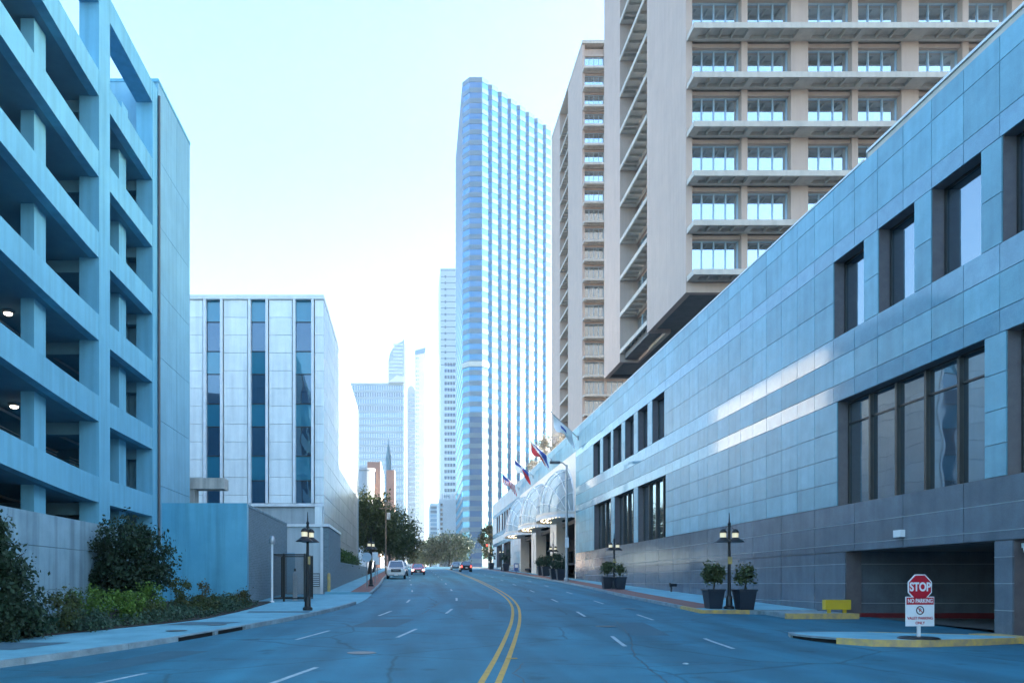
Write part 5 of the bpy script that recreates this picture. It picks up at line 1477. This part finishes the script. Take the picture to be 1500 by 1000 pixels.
# ---- stop sign with valet notice
def text_part(name, s, size, m, parent, loc, yaw, depth=0.004, bold=0.0):
    cu = bpy.data.curves.new(name, 'FONT'); cu.body = s; cu.size = size; cu.align_x = 'CENTER'; cu.align_y = 'CENTER'; cu.extrude = depth; cu.offset = bold
    tmp = bpy.data.objects.new(name, cu); COL.objects.link(tmp)
    dg = bpy.context.evaluated_depsgraph_get(); me = bpy.data.meshes.new_from_object(tmp.evaluated_get(dg))
    bpy.data.objects.remove(tmp); me.materials.clear(); me.materials.append(m)
    o = bpy.data.objects.new(name, me); COL.objects.link(o); o.parent = parent
    o.location = loc; o.rotation_euler = (R(90), 0, yaw)
    return o
M_SRED = mat("sign_red", (0.50, 0.012, 0.03), 0.4)
M_SWHITE = mat("sign_white", (0.80, 0.80, 0.80), 0.4)
sx, sd = 12.88, 19.0; z_ = zg(19) + 0.15
ss = thing("stop_sign", "red octagonal stop sign above a white valet parking notice on the island", "stop sign", (sx, sd, z_), R(6))
# local coordinates: x right, y away, z up
MB().lathe([(0.47, 0), (0.46, 0.03), (0.42, 0.055), (0.06, 0.07)], (0, 0, 0), 28).build("base", M_BLACK, ss, local=True)
MB().box(-0.04, 0.04, -0.02, 0.02, 0.06, 1.62).build("post", M_WHITE, ss, local=True)
def octo(r, y0, y1, c):
    pts = [(r * math.cos(R(22.5 + 45 * k)), c + r * math.sin(R(22.5 + 45 * k))) for k in range(8)]
    return MB().extr_y(pts, y0, y1)
zc = 1.555 - z_
pl_ = octo(0.352, -0.045, -0.030, zc).build("stop_plate", M_SWHITE, ss, local=True)
octo(0.322, -0.050, -0.0451, zc).build("red_field", M_SRED, pl_, local=True)
text_part("stop_lettering", "STOP", 0.30, M_SWHITE, pl_, (0, -0.053, zc), 0, 0.002, 0.010).scale = (0.80, 1, 1)
nz0, nz1 = 0.33, 1.075
npl = MB().box(-0.39, 0.39, -0.045, -0.030, nz0, nz1).build("notice_plate", M_SWHITE, ss, local=True)
MB().box(-0.37, 0.37, -0.050, -0.0451, nz1 - 0.20, nz1 - 0.02).build("red_band", M_SRED, npl, local=True)
text_part("notice_heading", "NO PARKING", 0.125, M_SWHITE, npl, (0, -0.053, nz1 - 0.11), 0, 0.002, 0.003).scale = (0.9, 1.15, 1)
text_part("notice_lettering", "VALET PARKING", 0.095, M_SRED, npl, (0, -0.048, nz0 + 0.20), 0, 0.002, 0.002)
text_part("notice_lettering", "ONLY", 0.095, M_SRED, npl, (0, -0.048, nz0 + 0.08), 0, 0.002, 0.002)
ringm = MB(); N = 24; c0 = nz0 + 0.40
for k in range(N):
    a, b = 2 * math.pi * k / N, 2 * math.pi * (k + 1) / N
    f = lambda r, t, y: (r * math.cos(t), y, c0 + r * math.sin(t))
    ringm.hexa([f(.085, a, -.050), f(.11, a, -.050), f(.11, b, -.050), f(.085, b, -.050)], [f(.085, a, -.0452), f(.11, a, -.0452), f(.11, b, -.0452), f(.085, b, -.0452)])
ringm.build("symbol_ring", M_BLACK, npl, local=True)
text_part("symbol_letter", "P", 0.13, M_BLACK, npl, (0, -0.048, c0), 0, 0.001, 0.002)
bar = MB().box(-0.095, 0.095, -0.0535, -0.0505, -0.010, 0.010).build("symbol_bar", M_SRED, npl, local=True); bar.location = (0, 0, c0); bar.rotation_euler = (0, R(40), 0)

# ================================================================== VEHICLES
M_TYRE = mat("tyre_rubber", (0.02, 0.02, 0.02), 0.85)
M_RIM = mat("alloy_rim", (0.45, 0.45, 0.46), 0.3, metallic=0.8)
M_CGL = glass("car_glass", (0.01, 0.015, 0.02), 0.15, (0.8, 0.9, 1.0))
M_HEAD = mat("headlight_lens", (0.8, 0.8, 0.8), 0.2, spec=0.8)
M_HEADON = mat("headlight_lit", (0.9, 0.9, 0.85), 0.2, emit=(1, 0.95, 0.85), estr=1.6)
M_TAIL = mat("tail_light", (0.35, 0.01, 0.01), 0.3)
M_TAILON = mat("tail_light_lit", (0.6, 0.02, 0.01), 0.3, emit=(1, 0.05, 0.03), estr=1.0)
M_TRIM = mat("black_trim", (0.02, 0.02, 0.022), 0.5)
M_CHR = mat("chrome", (0.7, 0.7, 0.7), 0.12, metallic=1.0)
def loft(mb, st, seg=10):
    """Rounded-rectangle sections: (y, z0, z1, half width, top half width)."""
    rings = []
    for y, z0, z1, w, wt in st:
        zb, h = z0, z1 - z0
        rings.append([(-w * .9, y, zb), (w * .9, y, zb), (w, y, zb + h * .2), (w, y, zb + h * .62), (wt, y, zb + h * .93), (wt * .9, y, z1), (-wt * .9, y, z1), (-wt, y, zb + h * .93), (-w, y, zb + h * .62), (-w, y, zb + h * .2)])
    n = len(rings[0]); vv = [p for r in rings for p in r]
    ff = [(i * n + k, i * n + (k + 1) % n, (i + 1) * n + (k + 1) % n, (i + 1) * n + k) for i in range(len(rings) - 1) for k in range(n)]
    ff += [tuple(range(n - 1, -1, -1)), tuple((len(rings) - 1) * n + k for k in range(n))]
    mb.add(vv, ff); return mb
def vehicle(name, label, x, d, rz, kind, paint, lights='off', tails='off', group="cars on the street"):
    t = thing(name, label, "pickup" if kind == 'pickup' else "car", (x, d, zg(d)), rz, group)
    tilt = math.atan(0.0335)
    L = lambda mb, nm, m, par=t, sm=True: mb.build(nm, m, par, smooth=sm, local=True)
    # front is local -y
    if kind == 'pickup':
        W, ln, belt, roof = 1.0, 5.7, 1.18, 1.92
        body = loft(MB(), [(-2.85, .52, .98, .86, .80), (-2.72, .42, 1.10, .97, .90), (-1.3, .42, 1.18, W, .93), (2.6, .42, 1.18, W, .95), (2.85, .5, 1.15, .95, .92)])
        cab = [(-1.35, -0.75, .93, 1.17), (0.98, 0.85, .93, 1.17)]; top = (-0.62, 0.80, .74, roof); wy = (-1.8, 1.85); wr = .40
    elif kind == 'suv':
        W, ln, belt, roof = .92, 4.6, 1.02, 1.66
        body = loft(MB(), [(-2.3, .42, .85, .78, .70), (-2.15, .30, .95, .90, .80), (-1.1, .28, 1.02, W, .84), (2.1, .28, 1.05, W, .86), (2.3, .38, 1.0, .84, .80)])
        cab = [(-1.15, 0, .86, 1.01), (2.15, 0, .86, 1.03)]; top = (-0.35, 1.85, .66, roof); wy = (-1.4, 1.4); wr = .35
    else:
        W, ln, belt, roof = .90, 4.6, .94, 1.46
        body = loft(MB(), [(-2.3, .38, .68, .74, .66), (-2.1, .26, .80, .87, .78), (-0.95, .24, .94, W, .82), (1.6, .24, .98, W, .82), (2.15, .28, .98, .86, .78), (2.3, .40, .92, .76, .70)])
        cab = [(-1.05, 0, .83, .93), (1.75, 0, .82, .96)]; top = (-0.15, 1.05, .62, roof); wy = (-1.42, 1.38); wr = .33
    b = L(body, "body", paint)
    y0, y1, w0, zb0, zb1 = cab[0][0], cab[1][0], cab[0][2], cab[0][3] - .03, cab[1][3] - .03
    ty0, ty1, tw, tz = top
    B4 = [(-w0, y0, zb0), (w0, y0, zb0), (w0, y1, zb1), (-w0, y1, zb1)]
    T4 = [(-tw, ty0, tz), (tw, ty0, tz), (tw, ty1, tz), (-tw, ty1, tz)]
    bm = bmesh.new()
    vs_ = [bm.verts.new(p) for p in B4 + T4]
    for q in [(0, 3, 2, 1), (4, 5, 6, 7), (0, 1, 5, 4), (1, 2, 6, 5), (2, 3, 7, 6), (3, 0, 4, 7)]: bm.faces.new([vs_[i] for i in q])
    bmesh.ops.bevel(bm, geom=[e for e in bm.edges if max(v.co.z for v in e.verts) > tz - .01], offset=0.07, segments=2, affect='EDGES')
    me = bpy.data.meshes.new("cabin"); bm.to_mesh(me); bm.free(); me.materials.append(paint)
    link("cabin", me, t, True)
    def pane(nm, q, out):       # inset glass on a cabin face
        v = [Vector(p) for p in q]; c = sum(v, Vector()) / 4
        nn = (v[1] - v[0]).cross(v[3] - v[0]).normalized()
        if nn.dot(c - Vector((0, 0, 1.0))) < 0: nn = -nn
        p = [c + (a - c) * 0.84 + nn * 0.012 for a in v]; p2 = [a - nn * 0.008 for a in p]
        MB().hexa(p2, p).build(nm, M_CGL, t, local=True)
    pane("windscreen", [B4[0], B4[1], T4[1], T4[0]], 1); pane("rear_window", [B4[3], B4[2], T4[2], T4[3]], 1)
    for s in (0, 1):
        f0, f1, g0, g1 = (B4[1], B4[2], T4[1], T4[2]) if s else (B4[0], B4[3], T4[0], T4[3])
        for a, e in ((0.02, 0.5), (0.52, 0.98)):
            P = lambda A, C, q: tuple(A[i] + (C[i] - A[i]) * q for i in range(3))
            pane("side_window", [P(f0, f1, a), P(f0, f1, e), P(g0, g1, e), P(g0, g1, a)], 1)
    for yy in wy:
        for s in (-1, 1):
            w = MB().lathe([(wr * .62, -.10), (wr * .95, -.11), (wr, -.07), (wr, .07), (wr * .95, .11), (wr * .62, .10)], (s * (W - .10), yy, wr), 20, 'x').build("wheel", M_TYRE, t, smooth=True, local=True)
            MB().lathe([(wr * .60, -.06), (wr * .6, .108), (wr * .2, .12)] if s > 0 else [(wr * .2, -.12), (wr * .6, -.108), (wr * .60, .06)], (s * (W - .10), yy, wr), 14, 'x').build("rim", M_RIM, w, local=True)
            MB().lathe([(wr + .05, -.02), (wr + .05, .02)], (s * (W - .012), yy, wr + .01), 20, 'x').build("wheel_arch", M_TRIM, t, local=True)
    fy = -ln / 2; ry = ln / 2
    hz = belt - .22 if kind != 'sedan' else belt - .30
    g = MB().box(-.42 if kind != 'pickup' else -.52, .42 if kind != 'pickup' else .52, fy - .02, fy + .1, hz - .22, hz + .10).build("grille", M_TRIM if kind != 'pickup' else M_TRIM, t, local=True)
    MB().box(-.3, .3, fy - .035, fy - .021, hz - .08, hz - .03).build("grille_bar", M_CHR, g, local=True)
    MB().box(-W * .84, W * .84, fy - .06, fy + .15, .36 if kind != 'sedan' else .28, .52 if kind != 'sedan' else .42).build("front_bumper", M_TRIM if kind != 'pickup' else M_CHR, t, local=True)
    MB().box(-W * .84, W * .84, ry - .12, ry + .05, .38, .56).build("rear_bumper", M_TRIM if kind != 'pickup' else M_CHR, t, local=True)
    for s in (-1, 1):
        MB().box(s * .70 - .15, s * .70 + .15, fy - .015, fy + .25, hz - .06, hz + .10).build("headlight", M_HEADON if lights == 'on' else M_HEAD, t, local=True)
        MB().box(s * .72 - .10, s * .72 + .10, ry - .20, ry + .02, belt - .30, belt - .02).build("tail_light", M_TAILON if tails == 'on' else M_TAIL, t, local=True)
        MB().box(s * (W + .08) - .09, s * (W + .08) + .09, y0 + .15, y0 + .27, belt + .02, belt + .18).build("mirror", paint, t, local=True)
    MB().box(-.17, .17, ry + .051, ry + .056, .62, .74).build("number_plate", M_SWHITE, t, local=True)
    MB().box(-.17, .17, fy - .068, fy - .0605, .40, .50).build("number_plate", M_SWHITE, t, local=True)
    if kind == 'pickup':
        bedm = MB()
        for q in ((-.98, -.90, 1.1, 2.8), (.90, .98, 1.1, 2.8), (-.899, .899, 2.72, 2.8)): bedm.box(q[0], q[1], q[2], q[3], 1.14, 1.34)
        bedm.build("bed_rail", paint, t, local=True)
    t.rotation_euler = (tilt if abs(rz) < 1 else -tilt, 0, rz)
    return t
def paintm(n, c): return mat("car_paint_" + n, c, 0.25, c, coat=0.8, metallic=0.2)
vehicle("pickup_truck", "white pickup truck parked at the left kerb facing the camera", -1.42, 81, 0, 'pickup', paintm("white", (0.75, 0.75, 0.74)))
vehicle("parked_car", "teal blue car parked behind the white pickup", -1.1, 93, 0, 'suv', paintm("teal", (0.08, 0.17, 0.22)))
vehicle("sedan_car", "red sedan with headlights on coming down the hill", 1.1, 99.5, 0, 'sedan', paintm("red", (0.45, 0.02, 0.03)), lights='on')
vehicle("dark_car", "black car driving away uphill with red tail lights", 8.9, 120, math.pi, 'suv', paintm("black", (0.012, 0.013, 0.016)), tails='on')
vehicle("silver_car", "silver car just left of the black one at the top of the hill", 8.6, 140, math.pi, 'sedan', paintm("silver", (0.45, 0.47, 0.50)))

# ================================================================== HAZE
hm = bpy.data.materials.new("haze_air"); hm.use_nodes = True
hn, hl = hm.node_tree.nodes, hm.node_tree.links
hn.clear()
ho = hn.new("ShaderNodeOutputMaterial"); pv = hn.new("ShaderNodeVolumePrincipled")
pv.inputs["Color"].default_value = (0.90, 0.95, 1.0, 1); pv.inputs["Density"].default_value = 0.00022; pv.inputs["Anisotropy"].default_value = 0.2
hl.new(pv.outputs[0], ho.inputs["Volume"])
haze = MB().box(-2600, 2600, -1600, 2600, -2.5, 260).build("haze", hm)
haze['kind'] = 'stuff'
